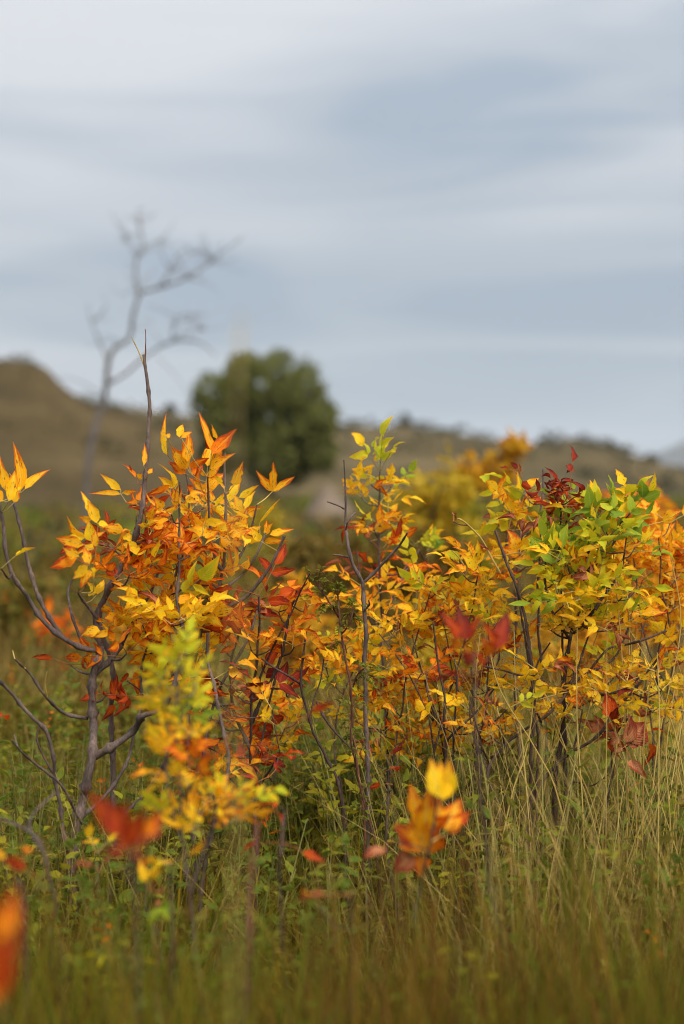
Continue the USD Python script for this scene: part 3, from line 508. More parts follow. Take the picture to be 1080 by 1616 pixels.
class Sapling:
    def __init__(self, name, label, category, x, d, seed, bark=BARK):
        b = P(x, 1500, d); self.g = float(G(b[0], b[1])); self.t, self.o = thing(name, label, category, (b[0], b[1], self.g)); self.d = d
        self.rng = np.random.default_rng(seed); self.nodes = []; self.bark = bark
    def L(self, p): return np.asarray(p, float) - self.o
    def stem(self, pts, d0, d1, w0, w1, ground=False, name='stem', bark=None, wob=0.012):
        """A stem traced through places of the photograph, at depths from d0 to d1, w = thickness in its pixels."""
        r = self.rng; n = len(pts); ds = np.linspace(d0, d1, n) + np.concatenate([[0], r.normal(0, wob, n - 1)])
        p = np.array([self.L(P(x, y, d)) for (x, y), d in zip(pts, ds)])
        if ground:
            b = p[0].copy(); b[2] = -0.04; b[:2] = b[:2] * 0.6 + r.normal(0, 0.02, 2); p = np.vstack([b, (b + p[0]) / 2 + r.normal(0, 0.012, 3), p])
        s = spline(p); s = self.nodes_on(s, r); rad = np.linspace(w0, w1, len(s)) / 2 * (d0 + d1) / 2 / 2250
        add_mesh(self.t, name, *tube(s, rad * self.swell(len(s), r), 7, 0.18, r), bark or self.bark)
        self.nodes += [(q, w) for q, w in zip(s[2:], rad[2:])]
    def nodes_on(self, s, r):
        """The curve in steps of about a centimetre, with a slight zigzag from node to node."""
        L = np.concatenate([[0], np.cumsum(np.linalg.norm(np.diff(s, axis=0), axis=1))]); n = max(6, int(L[-1] / 0.011)); q = np.linspace(0, L[-1], n)
        c = np.stack([np.interp(q, L, s[:, k]) for k in range(3)], 1); m = n // 5 + 2; z = r.normal(0, 0.0022, (m, 3)); z[0] = 0
        return c + np.stack([np.interp(np.linspace(0, m - 1, n), np.arange(m), z[:, k]) for k in range(3)], 1)
    def swell(self, n, r):
        w = np.ones(n); k = int(r.integers(2, 5))
        while k < n: w[k] = r.uniform(1.25, 1.6); k += int(r.integers(4, 8))
        return w
    def hero(self, groups, d, scale, ox, oy, pal='gold'):
        """Leaves seen singly: for each group of leaflets (base x, y, tip x, y, width, kind) a stalk from the nearest stem."""
        r = self.rng
        for g in groups:
            dg = d + r.normal(0, 0.035); bs = [self.L(P(q[0] / scale + ox, q[1] / scale + oy, dg + r.normal(0, 0.012))) for q in g]; low = bs[int(np.argmin([b[2] for b in bs]))]
            pos = np.array([q for q, _ in self.nodes]); b = pos[int(np.argmin(np.linalg.norm(pos - low, axis=1) + 1.2 * np.maximum(0, pos[:, 2] - low[2] + 0.015)))]
            gap = np.linalg.norm(low - b); c = spline([b, (b + low) / 2 + np.array([0, 0, -0.1 * gap]) + r.normal(0, 0.05 * gap, 3), low]); parts = [tube(c, np.linspace(0.0012, 0.0008, len(c)), 5)]
            for q in bs:
                if np.linalg.norm(q - low) > 0.004: parts.append(tube(np.vstack([low, (low + q) / 2 + [0, 0, -0.002], q]), 0.0007, 5))
            path = add_mesh(self.t, 'compound_leaf', *join(parts), STALKS[g[0][5] if len(g[0]) > 5 else pal])
            for q, bb in zip(g, bs):
                e = self.L(P(q[2] / scale + ox, q[3] / scale + oy, dg + r.normal(0, 0.018))); L = np.linalg.norm(e - bb); n = unit(-F + r.normal(0, 0.42, 3) + [0, 0, 0.25]); k = q[5] if len(q) > 5 else pal
                v, f, st = leaflet(bb, e - bb, n, L * 1.04, q[4] / scale / 2250 * dg * 0.56, r, curl=r.normal(0.25, 0.35), fold=r.uniform(0.1, 0.5), tooth=0.13); add_mesh(path, 'leaflet', v, f, LM[k], st)
    def auto(self, tops, d, w=5, spread=0.16, bx=None):
        """Stems from the ground to the given places."""
        r = self.rng
        for x, y in tops:
            e = self.L(P(x, y, d + r.normal(0, 0.06))); b = np.array([r.normal(0, spread), r.normal(0, spread), -0.04])
            if bx is not None: b[0] += self.L(P(bx, 1500, d))[0]
            c = b * 0.55 + e * 0.45 + np.append(r.normal(0, 0.05, 2), 0); c2 = b * 0.22 + e * 0.78 + r.normal(0, 0.028, 3)
            s = self.nodes_on(spline([b, c, c2, e]), r); rad = self.swell(len(s), r) * np.linspace(w, w * 0.35, len(s)) / 2 * d / 2250
            add_mesh(self.t, 'stem', *tube(s, rad, 7, 0.25, r), self.bark); self.nodes += [(q, q_) for q, q_ in zip(s[4:], rad[4:])]
    def shoot(self, x, y, n, pal, size=0.05, dd=0.0, nl=5, rise=0.5, spreadk=1.0, dead=False, long=0.55, d=None, pet=1.0):
        """A leafy shoot ending near a place of the photograph, growing from the nearest stem."""
        r = self.rng; dep = (self.d if d is None else d) + dd + r.normal(0, 0.05); tip = self.L(P(x, y, dep)) - np.array([0, 0, size * 0.3])
        pos = np.array([q for q, _ in self.nodes]); cost = np.linalg.norm(pos - tip, axis=1) + 0.9 * np.maximum(0, pos[:, 2] - tip[2] + 0.02)
        k = int(np.argmin(cost)); b, w = self.nodes[k]; gap = np.linalg.norm(tip - b)
        if gap > 0.025:
            c = b * 0.45 + tip * 0.55 + np.array([0, 0, -0.12 * gap]) + r.normal(0, 0.05 * gap, 3); s = spline([b, c, tip])
            add_mesh(self.t, 'twig', *tube(s, np.linspace(min(w * 0.75, 0.0030), 0.0013, len(s)), 6, 0.2, r), self.bark if r.random() < 0.6 else BARK_DARK)
            self.nodes += [(q, 0.0018) for q in s[3:]]
        else: s = np.vstack([b, tip])
        main = pick(pal, r); a0 = r.uniform(0, 6.28); axis = unit(s[-1] - s[-2] + np.array([0, 0, 0.6 * gap / max(len(s), 1)])); axis = unit(axis + [0, 0, 0.5])
        for i in range(n):
            q = 1 - (i // 2) / max(1, (n + 1) // 2) * long; pt = np.array([np.interp(q, np.linspace(0, 1, len(s)), s[:, c]) for c in range(3)])
            a = a0 + (i % 2) * math.pi + (i // 2) * 1.57 + r.normal(0, 0.3); out = np.array([math.cos(a), math.sin(a) * 0.8, 0])
            el = rise + 0.35 * (q - 0.6) + r.normal(0, 0.2)
            dr = unit(out * spreadk * math.cos(min(el, 1.4)) + axis * math.sin(el) if el > -0.2 else out + np.array([0, 0, el]))
            upv = unit(axis * 0.3 + np.array([0, 0, 0.25]) - out * 0.5 * math.sin(el) + r.normal(0, 0.62, 3))
            kind = main if r.random() < 0.6 else pick(pal, r); gone = r.random() < 0.06 and pal not in ('green', 'purelime'); compound_leaf(self.t, pt, dr, upv, size * r.uniform(0.62, 1.22), nl if r.random() < 0.6 else max(1, nl - 2), 'dry' if gone else kind, r, dead or gone, pet)
    def shoots(self, items, **kw):
        for it in items: self.shoot(*it[:4], **{**kw, **(it[4] if len(it) > 4 else {})})

# --- the forked sapling at the left, with the tall bare leader
s = Sapling('ash_sapling', 'tall grey-barked sapling at left with a bare shoot standing high above its orange leaves', 'sapling', 122, 2.95, 101)
s.stem([(113, 1400), (123, 1280), (147, 1196), (144, 1131), (146, 1076), (157, 1040), (160, 1020)], 2.9, 2.95, 17, 12, ground=True)
s.stem([(160, 1020), (152, 975), (171, 929), (199, 881), (218, 830), (227, 779), (234, 686), (235, 640), (229, 558)], 2.95, 3.0, 11, 4.5)
s.stem([(229, 580), (220, 560), (209, 533)], 3.0, 3.02, 3, 1.2, name='twig', bark=STALK)
s.stem([(229, 575), (233, 545), (231, 517)], 3.0, 3.0, 2.2, 1.0, name='twig', bark=BARK_RED)
s.stem([(155, 1027), (125, 1024), (97, 1006), (55, 965), (18, 900), (5, 825), (-4, 790)], 2.94, 2.86, 9, 5)
s.stem([(97, 1004), (69, 960), (44, 890), (30, 825), (20, 790)], 2.92, 2.95, 7, 4.5)
s.stem([(150, 1065), (185, 1030), (208, 988), (233, 938), (246, 900)], 2.95, 3.02, 8, 4)
s.stem([(147, 1196), (185, 1173), (213, 1150), (227, 1129), (254, 1121), (272, 1090), (280, 1040)], 2.92, 2.85, 13, 5)
s.stem([(128, 1290), (170, 1250), (205, 1190), (222, 1115), (222, 1057), (235, 1000)], 2.9, 3.0, 6, 3)
s.stem([(139, 1134), (102, 1127), (74, 1099), (51, 1067), (23, 1039)], 2.94, 2.84, 6, 3, bark=BARK)
s.stem([(74, 1099), (72, 1080), (76, 1062)], 2.88, 2.86, 3, 1.5, name='twig', bark=STALK); s.stem([(40, 1055), (28, 1045), (22, 1030)], 2.85, 2.84, 2.5, 1.5, name='twig', bark=STALK)
s.stem([(110, 1420), (96, 1280), (83, 1200), (74, 1152), (55, 1134), (28, 1108), (-4, 1070)], 2.88, 2.75, 8, 5, ground=True)
s.stem([(176, 1330), (176, 1252), (178, 1178), (178, 1100), (176, 1045), (160, 985), (170, 925)], 3.05, 3.1, 12, 6, ground=True)
s.stem([(130, 1300), (100, 1240), (50, 1200), (18, 1170)], 2.88, 2.7, 5, 2.5); s.stem([(90, 1230), (60, 1170), (66, 1140)], 2.88, 2.9, 4, 2, bark=BARK_DARK)
s.stem([(180, 1330), (215, 1268), (240, 1240), (258, 1208), (268, 1180)], 2.85, 2.75, 11, 6, ground=True)
s.stem([(128, 1010), (112, 960), (108, 930), (118, 905)], 2.95, 3.0, 5, 3); s.stem([(152, 975), (135, 950), (120, 935)], 2.95, 2.9, 5, 3)
s.hero([[(70, 290, 75, 130, 42, 'gold'), (85, 285, 155, 195, 32, 'gold'), (60, 300, 40, 215, 40, 'yellow')], [(20, 290, -5, 180, 36, 'gold'), (30, 325, 55, 225, 50, 'yellow'), (10, 325, -40, 270, 40, 'gold')], [(48, 330, 65, 290, 26, 'gold')]], 2.9, 2.16, 0, 640)
s.hero([[(320, 390, 287, 285, 30, 'yellow'), (330, 400, 322, 325, 44, 'yellow'), (312, 388, 258, 385, 26, 'gold'), (335, 402, 372, 405, 24, 'yellow')], [(285, 445, 215, 395, 48, 'gold'), (312, 462, 300, 400, 44, 'yellow'), (330, 455, 345, 415, 34, 'gold'), (290, 450, 220, 440, 36, 'yellow')],
        [(285, 475, 188, 445, 40, 'gold'), (322, 490, 232, 490, 44, 'yellow'), (325, 480, 330, 430, 30, 'gold')], [(262, 520, 172, 545, 44, 'orange'), (300, 545, 255, 595, 44, 'yellow'), (305, 540, 290, 480, 36, 'gold'), (270, 515, 200, 490, 34, 'gold')], [(305, 560, 285, 615, 40, 'gold'), (310, 555, 330, 590, 30, 'yellow')]], 2.74, 2.16, 0, 640)
s.hero([[(330, 645, 358, 585, 28, 'yellow'), (328, 640, 280, 640, 24, 'yellow'), (330, 640, 296, 592, 22, 'yellow')], [(412, 287, 338, 235, 26, 'yellow'), (412, 302, 312, 286, 18, 'gold'), (418, 297, 468, 293, 18, 'gold')], [(462, 245, 432, 180, 22, 'orange'), (470, 247, 492, 230, 20, 'gold'), (455, 240, 438, 205, 16, 'red')],
        [(490, 205, 496, 135, 20, 'gold'), (505, 232, 522, 210, 16, 'gold')], [(470, 330, 425, 330, 22, 'orange'), (485, 330, 520, 310, 20, 'redo' if False else 'red'), (480, 345, 440, 345, 22, 'red')]], 2.98, 2.16, 0, 640)
s.shoots([(2, 885, 1, 'gold', dict(d=2.7, nl=1)),
          (215, 805, 3, 'redorange', dict(size=0.048)), (190, 858, 4, 'redorange', dict(size=0.05)), (170, 850, 3, 'red', dict(size=0.045)), (235, 835, 4, 'gold'), (205, 895, 4, 'orange'), (180, 905, 3, 'orange'), (240, 880, 4, 'gold'),
          (110, 1040, 2, 'red', dict(size=0.04, nl=3, rise=0)), (200, 1065, 3, 'redorange', dict(size=0.042, rise=0.1)), (225, 1085, 3, 'redorange', dict(size=0.042, rise=0.0)), (170, 1085, 2, 'red', dict(size=0.036, rise=0, nl=3)),
          (215, 955, 4, 'gold'), (195, 985, 4, 'gold'), (245, 955, 5, 'yellow'), (240, 1000, 4, 'yellow'), (225, 975, 4, 'yellow'), (255, 1010, 4, 'yellow', dict(rise=0.1)), (22, 1150, 1, 'red', dict(nl=1, size=0.038, d=2.75)), (200, 1020, 3, 'redorange')])

# --- the bushy orange sapling just right of it
s = Sapling('ash_sapling', 'bushy sapling of orange and gold leaves in sharp focus right of the tall bare shoot', 'sapling', 318, 3.0, 102, BARK)
for pts, d0, d1, a, b, g in [([(305, 1330), (296, 1200), (300, 1110), (303, 1053), (319, 993), (343, 936), (354, 899), (356, 825), (357, 714)], 3.0, 3.0, 11, 3.5, True),
                             ([(320, 985), (361, 955), (394, 936), (426, 899), (440, 868), (447, 846)], 3.0, 2.95, 7, 3.5, False), ([(343, 936), (380, 909), (403, 880), (419, 842)], 3.0, 3.05, 5, 3, False),
                             ([(357, 895), (375, 881), (394, 844), (410, 798)], 3.0, 3.0, 4.5, 2.5, False), ([(356, 905), (343, 890), (333, 853), (330, 802), (328, 752)], 3.0, 2.95, 5, 3, False),
                             ([(306, 1035), (289, 993), (280, 946), (281, 900), (283, 830), (284, 760)], 2.95, 2.9, 6, 2.5, False), ([(330, 1350), (361, 1215), (354, 1159), (343, 1099), (329, 1048), (330, 1000)], 2.85, 2.9, 8, 5, True),
                             ([(302, 1120), (270, 1060), (262, 1000), (272, 930), (300, 800), (288, 720)], 3.05, 3.05, 6, 2.5, False), ([(320, 1200), (345, 1090), (390, 1010), (410, 950)], 3.0, 3.0, 6, 3, False), ([(318, 1330), (400, 1200), (425, 1110), (450, 1000)], 3.1, 3.05, 7, 3, True)]:
    s.stem(pts, d0, d1, a, b, g)
s.hero([[(562, 105, 555, 22, 14, 'gold'), (572, 110, 580, 90, 14, 'gold')], [(612, 108, 613, 45, 28, 'yellow'), (618, 110, 657, 80, 22, 'gold')], [(572, 168, 533, 75, 26, 'yellow'), (568, 120, 545, 80, 20, 'yellow')], [(640, 190, 640, 92, 40, 'gold'), (638, 215, 583, 140, 40, 'gold'), (645, 215, 697, 160, 38, 'orange'), (632, 232, 576, 190, 34, 'orange'), (655, 236, 694, 195, 34, 'orange'), (640, 215, 625, 130, 36, 'gold')],
        [(735, 165, 677, 18, 30, 'gold'), (738, 112, 724, 65, 18, 'gold'), (722, 165, 798, 92, 48, 'orange'), (715, 215, 803, 165, 42, 'gold'), (722, 150, 703, 112, 26, 'red'), (720, 190, 775, 140, 38, 'gold')], [(798, 272, 821, 195, 36, 'gold')], [(930, 292, 941, 190, 28, 'gold'), (930, 292, 877, 243, 28, 'gold'), (930, 292, 1002, 242, 26, 'gold')],
        [(835, 352, 860, 280, 34, 'yellow'), (830, 357, 792, 312, 34, 'yellow'), (850, 378, 778, 365, 28, 'yellow'), (855, 380, 868, 355, 22, 'gold')], [(905, 442, 908, 390, 26, 'gold'), (920, 440, 998, 428, 28, 'gold'), (900, 462, 958, 455, 26, 'gold'), (905, 440, 930, 395, 20, 'gold')], [(888, 462, 858, 422, 30, 'yellow'), (885, 400, 935, 305, 28, 'yellow')],
        [(603, 265, 565, 190, 36, 'yellow'), (592, 282, 544, 242, 30, 'yellow'), (600, 280, 590, 240, 24, 'yellow')], [(582, 272, 503, 312, 26, 'orange'), (580, 305, 498, 345, 24, 'red')], [(605, 345, 590, 280, 38, 'gold'), (638, 382, 640, 310, 40, 'yellow'), (600, 345, 620, 265, 30, 'gold')], [(680, 262, 675, 208, 30, 'orange'), (660, 290, 632, 275, 28, 'orange'), (708, 332, 688, 280, 30, 'gold')],
        [(692, 402, 648, 350, 42, 'gold'), (690, 442, 748, 428, 36, 'gold'), (702, 395, 768, 400, 36, 'yellow'), (690, 420, 660, 395, 34, 'gold')], [(780, 442, 855, 420, 40, 'gold'), (775, 425, 720, 385, 34, 'yellow'), (790, 460, 830, 470, 34, 'gold'), (785, 440, 800, 400, 30, 'yellow')], [(760, 270, 720, 222, 22, 'yellow'), (765, 285, 745, 250, 18, 'gold')],
        [(612, 480, 612, 375, 46, 'gold'), (612, 480, 560, 400, 44, 'gold'), (615, 480, 668, 410, 46, 'orange'), (610, 500, 555, 450, 42, 'gold'), (618, 500, 680, 460, 44, 'orange'), (612, 530, 560, 510, 40, 'yellow'), (618, 535, 670, 520, 42, 'gold')], [(590, 560, 530, 545, 44, 'gold'), (600, 590, 545, 590, 44, 'yellow'), (612, 590, 660, 560, 40, 'orange')],
        [(525, 470, 478, 440, 26, 'red'), (520, 450, 560, 420, 26, 'orange'), (510, 490, 470, 480, 26, 'red')], [(590, 365, 535, 375, 30, 'orange'), (575, 390, 520, 400, 28, 'gold')], [(560, 700, 500, 640, 60, 'yellow'), (570, 720, 560, 630, 60, 'yellow'), (580, 740, 640, 690, 54, 'gold'), (560, 750, 490, 730, 56, 'yellow'), (565, 770, 520, 800, 54, 'gold')]], 2.99, 2.16, 0, 640)
s.shoots([(370, 845, 3, 'yellow'), (345, 835, 4, 'yellow'), (322, 790, 4, 'gold', dict(size=0.052)), (300, 790, 3, 'gold'), (285, 850, 4, 'orange', dict(size=0.062, rise=0.2)), (270, 800, 3, 'gold'), (262, 865, 3, 'gold'), (310, 860, 4, 'orange'), (330, 900, 4, 'redorange', dict(size=0.055)),
          (290, 915, 5, 'gold', dict(size=0.058)), (270, 970, 5, 'yellow', dict(size=0.065, dd=-0.1)), (300, 960, 4, 'yellow', dict(size=0.06, dd=-0.1)), (280, 880, 4, 'gold', dict(size=0.06, dd=-0.08)), (305, 835, 4, 'gold', dict(dd=0.1)), (335, 870, 4, 'gold'), (265, 945, 4, 'yellow', dict(size=0.06)), (285, 985, 4, 'yellow', dict(size=0.06, rise=0.1)), (315, 945, 4, 'gold'), (345, 975, 4, 'orange'), (300, 1020, 4, 'yellow', dict(rise=0.2)), (250, 990, 3, 'yellow')])
s2 = s
s = Sapling('ash_sapling', 'sapling hung with large dark red leaves left of the forked bare twig', 'sapling', 395, 3.02, 103, BARK_DARK)
s.stem([(405, 1340), (395, 1200), (400, 1090), (410, 1010), (405, 940)], 3.02, 3.0, 8, 3, True); s.stem([(398, 1140), (440, 1050), (455, 980), (470, 930)], 3.02, 2.98, 6, 2.5); s.stem([(398, 1190), (370, 1120), (365, 1050), (385, 960)], 3.0, 3.05, 6, 3)
s.stem([(400, 1100), (430, 1020), (462, 960), (490, 905)], 3.0, 2.95, 4, 2); s.stem([(400, 1250), (430, 1210), (445, 1190)], 3.0, 2.9, 5, 2.5)
s.shoots([(408, 925, 3, 'red', dict(size=0.065, nl=3)), (395, 955, 3, 'dark_red', dict(size=0.062, nl=3)), (425, 945, 3, 'red', dict(size=0.06)), (440, 955, 4, 'gold', dict(size=0.05)), (470, 932, 3, 'yellow', dict(size=0.05)), (488, 945, 3, 'yellow'), (452, 985, 4, 'orange'), (375, 975, 4, 'red', dict(size=0.06)),
          (355, 1010, 4, 'gold'), (395, 1010, 4, 'redorange'), (430, 1010, 4, 'gold'), (465, 1010, 3, 'orange'), (340, 1060, 4, 'gold', dict(rise=0.1)), (375, 1085, 4, 'dark_red', dict(size=0.06, nl=3)), (415, 1080, 3, 'dark_red', dict(size=0.055, nl=3)), (430, 1110, 3, 'gold'), (395, 1110, 3, 'red'), (345, 1130, 3, 'redorange'),
          (375, 1165, 3, 'orange', dict(rise=0)), (330, 1170, 3, 'redorange', dict(rise=0)), (440, 1185, 2, 'red', dict(nl=3, d=2.85)), (425, 1215, 2, 'dark_red', dict(nl=3, d=2.85, rise=0)), (360, 1215, 3, 'orange', dict(rise=0)), (470, 1060, 3, 'orange'), (320, 1110, 3, 'gold'), (455, 1090, 2, 'orange'), (345, 1100, 3, 'redorange', dict(dd=-0.1)), (390, 1150, 4, 'orange', dict(dd=0.1)), (420, 1170, 4, 'gold', dict(dd=0.1)), (355, 1190, 4, 'gold'), (395, 1205, 3, 'redorange'), (330, 1215, 4, 'orange'), (450, 1140, 4, 'gold', dict(dd=0.15)), (475, 1120, 4, 'yellow', dict(dd=0.2)), (370, 1240, 3, 'gold'), (300, 1160, 4, 'orange'), (310, 1080, 4, 'yellow')], size=0.047)

# --- lime and yellow sapling out of focus, nearer the camera
s = Sapling('ash_sapling', 'lime green and yellow sapling out of focus in front of the orange bushy one', 'sapling', 290, 2.12, 104)
s.stem([(300, 1420), (285, 1280), (280, 1180), (278, 1090), (281, 1030)], 2.12, 2.12, 6, 3, True); s.stem([(298, 1420), (330, 1320), (345, 1270)], 2.12, 2.1, 5, 3); s.stem([(288, 1330), (268, 1250), (262, 1180)], 2.12, 2.14, 5, 3)
s.shoots([(283, 1040, 4, 'purelime', dict(rise=1.2)), (255, 1062, 3, 'purelime', dict(rise=1.0)), (308, 1066, 3, 'purelime', dict(rise=1.0)), (280, 1085, 5, 'purelime'), (300, 1105, 4, 'purelime', dict(rise=0.9)), (262, 1105, 4, 'lime', dict(rise=0.9)), (285, 1125, 5, 'lime'), (270, 1150, 4, 'limeyellow'), (300, 1150, 4, 'limeyellow'),
          (262, 1180, 4, 'yellow', dict(rise=0.9)), (290, 1190, 4, 'gold', dict(rise=0.9)), (315, 1205, 3, 'gold', dict(rise=0.8)), (268, 1215, 4, 'yellow'), (300, 1230, 4, 'yellow'), (330, 1252, 4, 'yellow', dict(rise=0.8)), (362, 1258, 4, 'yellow', dict(rise=0.8)), (300, 1270, 4, 'limeyellow'), (392, 1258, 3, 'purelime', dict(rise=0.9)), (252, 1275, 3, 'purelime', dict(rise=0.8)), (340, 1285, 4, 'gold'), (370, 1288, 3, 'yellow'), (312, 1298, 3, 'yellow')], size=0.031, pet=0.7)
s = Sapling('yellow_seedling', 'small seedling with two pairs of yellow leaves low in front of the forked sapling', 'seedling', 155, 2.25, 105, STALK_GREEN)
s.stem([(165, 1460), (155, 1400), (150, 1360)], 2.25, 2.25, 4, 2.5, True); s.shoots([(150, 1335, 3, 'yellow', dict(rise=1.0)), (155, 1365, 2, 'lime')], size=0.030, nl=3)
s = Sapling('yellow_seedling', 'yellow green seedling low in the grass under the lime sapling', 'seedling', 240, 2.1, 106, STALK_GREEN)
s.stem([(245, 1520), (240, 1450), (237, 1410)], 2.1, 2.1, 4, 2.5, True); s.shoots([(236, 1400, 3, 'limeyellow', dict(rise=1.0)), (245, 1430, 2, 'lime'), (200, 1500, 2, 'yellow', dict(d=2.0))], size=0.034, nl=3)

# --- red and orange leaves out of focus close to the camera
HERO = {0: [[(205, 1320, 162, 1262, 44, 'red'), (208, 1322, 190, 1268, 40, 'red'), (215, 1322, 258, 1300, 36, 'dry')], [(212, 1330, 170, 1320, 40, 'red'), (210, 1335, 215, 1290, 42, 'red'), (215, 1335, 235, 1350, 34, 'dark_red')], [(228, 1318, 255, 1285, 26, 'redorange' if False else 'orange')]],
        1: [[(2, 1490, 26, 1400, 34, 'orange'), (0, 1500, -16, 1430, 36, 'orange')], [(-2, 1540, 14, 1455, 36, 'red'), (-8, 1545, -30, 1480, 36, 'red')], [(-4, 1575, 10, 1510, 32, 'red'), (-8, 1580, -34, 1540, 32, 'orange')]],
        2: [[(672, 1315, 640, 1240, 34, 'gold'), (672, 1320, 668, 1258, 36, 'gold'), (676, 1325, 696, 1280, 32, 'orange')], [(668, 1345, 630, 1290, 40, 'orange'), (672, 1345, 655, 1275, 44, 'gold'), (675, 1348, 698, 1305, 38, 'orange')], [(655, 1350, 618, 1375, 34, 'dry'), (660, 1345, 625, 1330, 38, 'orange'), (668, 1350, 660, 1380, 32, 'orange')], [(692, 1258, 682, 1198, 30, 'yellow'), (698, 1262, 702, 1205, 32, 'yellow'), (702, 1262, 718, 1215, 26, 'yellow')], [(700, 1308, 690, 1260, 28, 'gold'), (704, 1310, 728, 1250, 32, 'gold'), (708, 1315, 735, 1275, 26, 'orange')]],
        3: [[(732, 1008, 698, 965, 26, 'red'), (736, 1010, 720, 957, 30, 'dark_red'), (740, 1010, 750, 968, 26, 'red'), (730, 1018, 708, 1005, 24, 'orange')], [(780, 1025, 770, 978, 28, 'red'), (784, 1024, 804, 962, 32, 'dark_red'), (782, 1028, 790, 980, 28, 'orange'), (778, 1032, 764, 1010, 24, 'orange')], [(745, 1030, 728, 1055, 26, 'dark_red'), (758, 1030, 765, 1060, 26, 'red')]]}
for k, (lab, x, d, pts, sh) in enumerate([
    ('pair of bright red leaves out of focus before the foot of the forked sapling', 205, 1.62, [(212, 1420), (205, 1360), (204, 1320)], [(212, 1330, 1, 'red', dict(nl=1, size=0.04, pet=0.3, rise=-0.3)), (205, 1325, 1, 'red', dict(nl=1, size=0.055))]),
    ('orange red leaves far out of focus at the lower left edge', 2, 1.12, [(5, 1600), (5, 1520), (10, 1470)], []),
    ('orange seedling with one yellow leaf standing out of focus in the grass right of centre', 670, 2.1, [(650, 1480), (665, 1400), (680, 1330), (690, 1260)], [(622, 1310, 1, 'dry', dict(nl=1, size=0.05))]),
    ('dark red leaves out of focus hanging before the yellow thicket', 755, 2.12, [(762, 1300), (755, 1180), (748, 1080), (752, 1010)], [(725, 1040, 1, 'red', dict(nl=1, size=0.05, rise=-0.2)), (755, 1045, 1, 'red', dict(nl=1, size=0.05, rise=-0.2))]),
    ('seedling with small round red leaves in the grass below the fine-leaved plant', 615, 2.85, [(612, 1320), (612, 1250), (612, 1200)], [(600, 1212, 1, 'red', dict(nl=1, size=0.045, rise=0)), (615, 1190, 1, 'red', dict(nl=3, size=0.04, rise=1.2)), (630, 1192, 1, 'dark_red', dict(nl=1, size=0.035)), (620, 1230, 1, 'red', dict(nl=1, size=0.035, rise=0))]),
    ('brownish red leaves out of focus left of the red-leaved seedling', 445, 2.2, [(440, 1420), (445, 1330), (448, 1280)], [(447, 1295, 2, 'dark_red', dict(size=0.042, nl=1)), (440, 1320, 2, 'red', dict(size=0.035, nl=1, rise=0)), (400, 1205, 2, 'dark_red', dict(nl=1, size=0.045)), (455, 1135, 1, 'red', dict(nl=1, size=0.045))]),
    ('small rusty leaves low at the left edge beside the bare grey branch', 30, 1.8, [(40, 1480), (34, 1400), (30, 1370)], [(30, 1355, 2, 'redorange', dict(size=0.034, nl=1)), (68, 1385, 1, 'red', dict(size=0.028, nl=1)), (15, 1370, 1, 'orange', dict(size=0.03, nl=1))]),
    ('lone rust coloured leaf low in the blurred grass left of centre', 268, 1.9, [(272, 1480), (270, 1400), (268, 1370)], [(268, 1352, 2, 'orange', dict(size=0.034, nl=1, rise=0.1))]),
    ('orange leaf sunk in the blurred grass at the bottom centre', 555, 1.9, [(560, 1500), (557, 1440), (555, 1420)], [(555, 1400, 1, 'orange', dict(size=0.034, nl=1)), (505, 1420, 1, 'orange', dict(size=0.03, nl=1))])]):
    s = Sapling('red_seedling', lab, 'seedling', x, d, 200 + k, BARK_DARK); s.stem(pts, d, d, 6, 3.5, True); s.shoots(sh)
    if k in HERO: s.hero(HERO[k], d, 1.0, 0, 0)

# --- centre: bare forked twig, lime-tipped sapling behind it
s = Sapling('bare_twig', 'bare grey forked twig standing above the thicket in the centre', 'twig', 573, 2.98, 110, BARK)
s.stem([(580, 1250), (578, 1120), (574, 999), (573, 920)], 2.98, 2.98, 8, 6.5, True)
s.stem([(573, 920), (551, 871), (545, 828), (544, 770), (543, 727)], 2.98, 3.0, 6, 2); s.stem([(576, 918), (598, 898), (629, 863), (644, 842)], 2.98, 2.92, 5.5, 2.5)
for q in ([(546, 836), (553, 820), (560, 810)], [(543, 803), (530, 797), (519, 793)], [(550, 879), (540, 878), (528, 874)], [(574, 965), (583, 955), (581, 945)]): s.stem(q, 2.98, 2.95, 3, 1.8, name='twig')
s = Sapling('ash_sapling', 'slim sapling behind the bare twig with a lime green tip over orange leaves', 'sapling', 605, 3.4, 111)
s.stem([(612, 1250), (605, 1050), (600, 930), (598, 840), (600, 760)], 3.4, 3.4, 8, 3, True); s.stem([(603, 980), (640, 900), (660, 870)], 3.4, 3.55, 4, 2.5); s.stem([(604, 1000), (575, 930), (565, 870)], 3.4, 3.35, 4, 2)
s.shoots([(600, 735, 4, 'purelime', dict(rise=1.0)), (585, 755, 4, 'limeyellow'), (620, 755, 4, 'lime'), (600, 785, 4, 'limeyellow'), (570, 775, 2, 'orange'), (590, 825, 4, 'gold'), (615, 820, 4, 'limeyellow'), (580, 840, 3, 'orange'), (600, 860, 3, 'orange'), (592, 895, 3, 'redorange'), (655, 850, 4, 'purelime', dict(d=3.6)), (675, 862, 3, 'lime', dict(d=3.6)), (645, 885, 3, 'redorange', dict(size=0.045)),
          (600, 920, 3, 'gold'), (570, 915, 3, 'gold'), (630, 915, 4, 'orange'), (615, 950, 4, 'gold'), (580, 960, 4, 'yellow')], size=0.048)

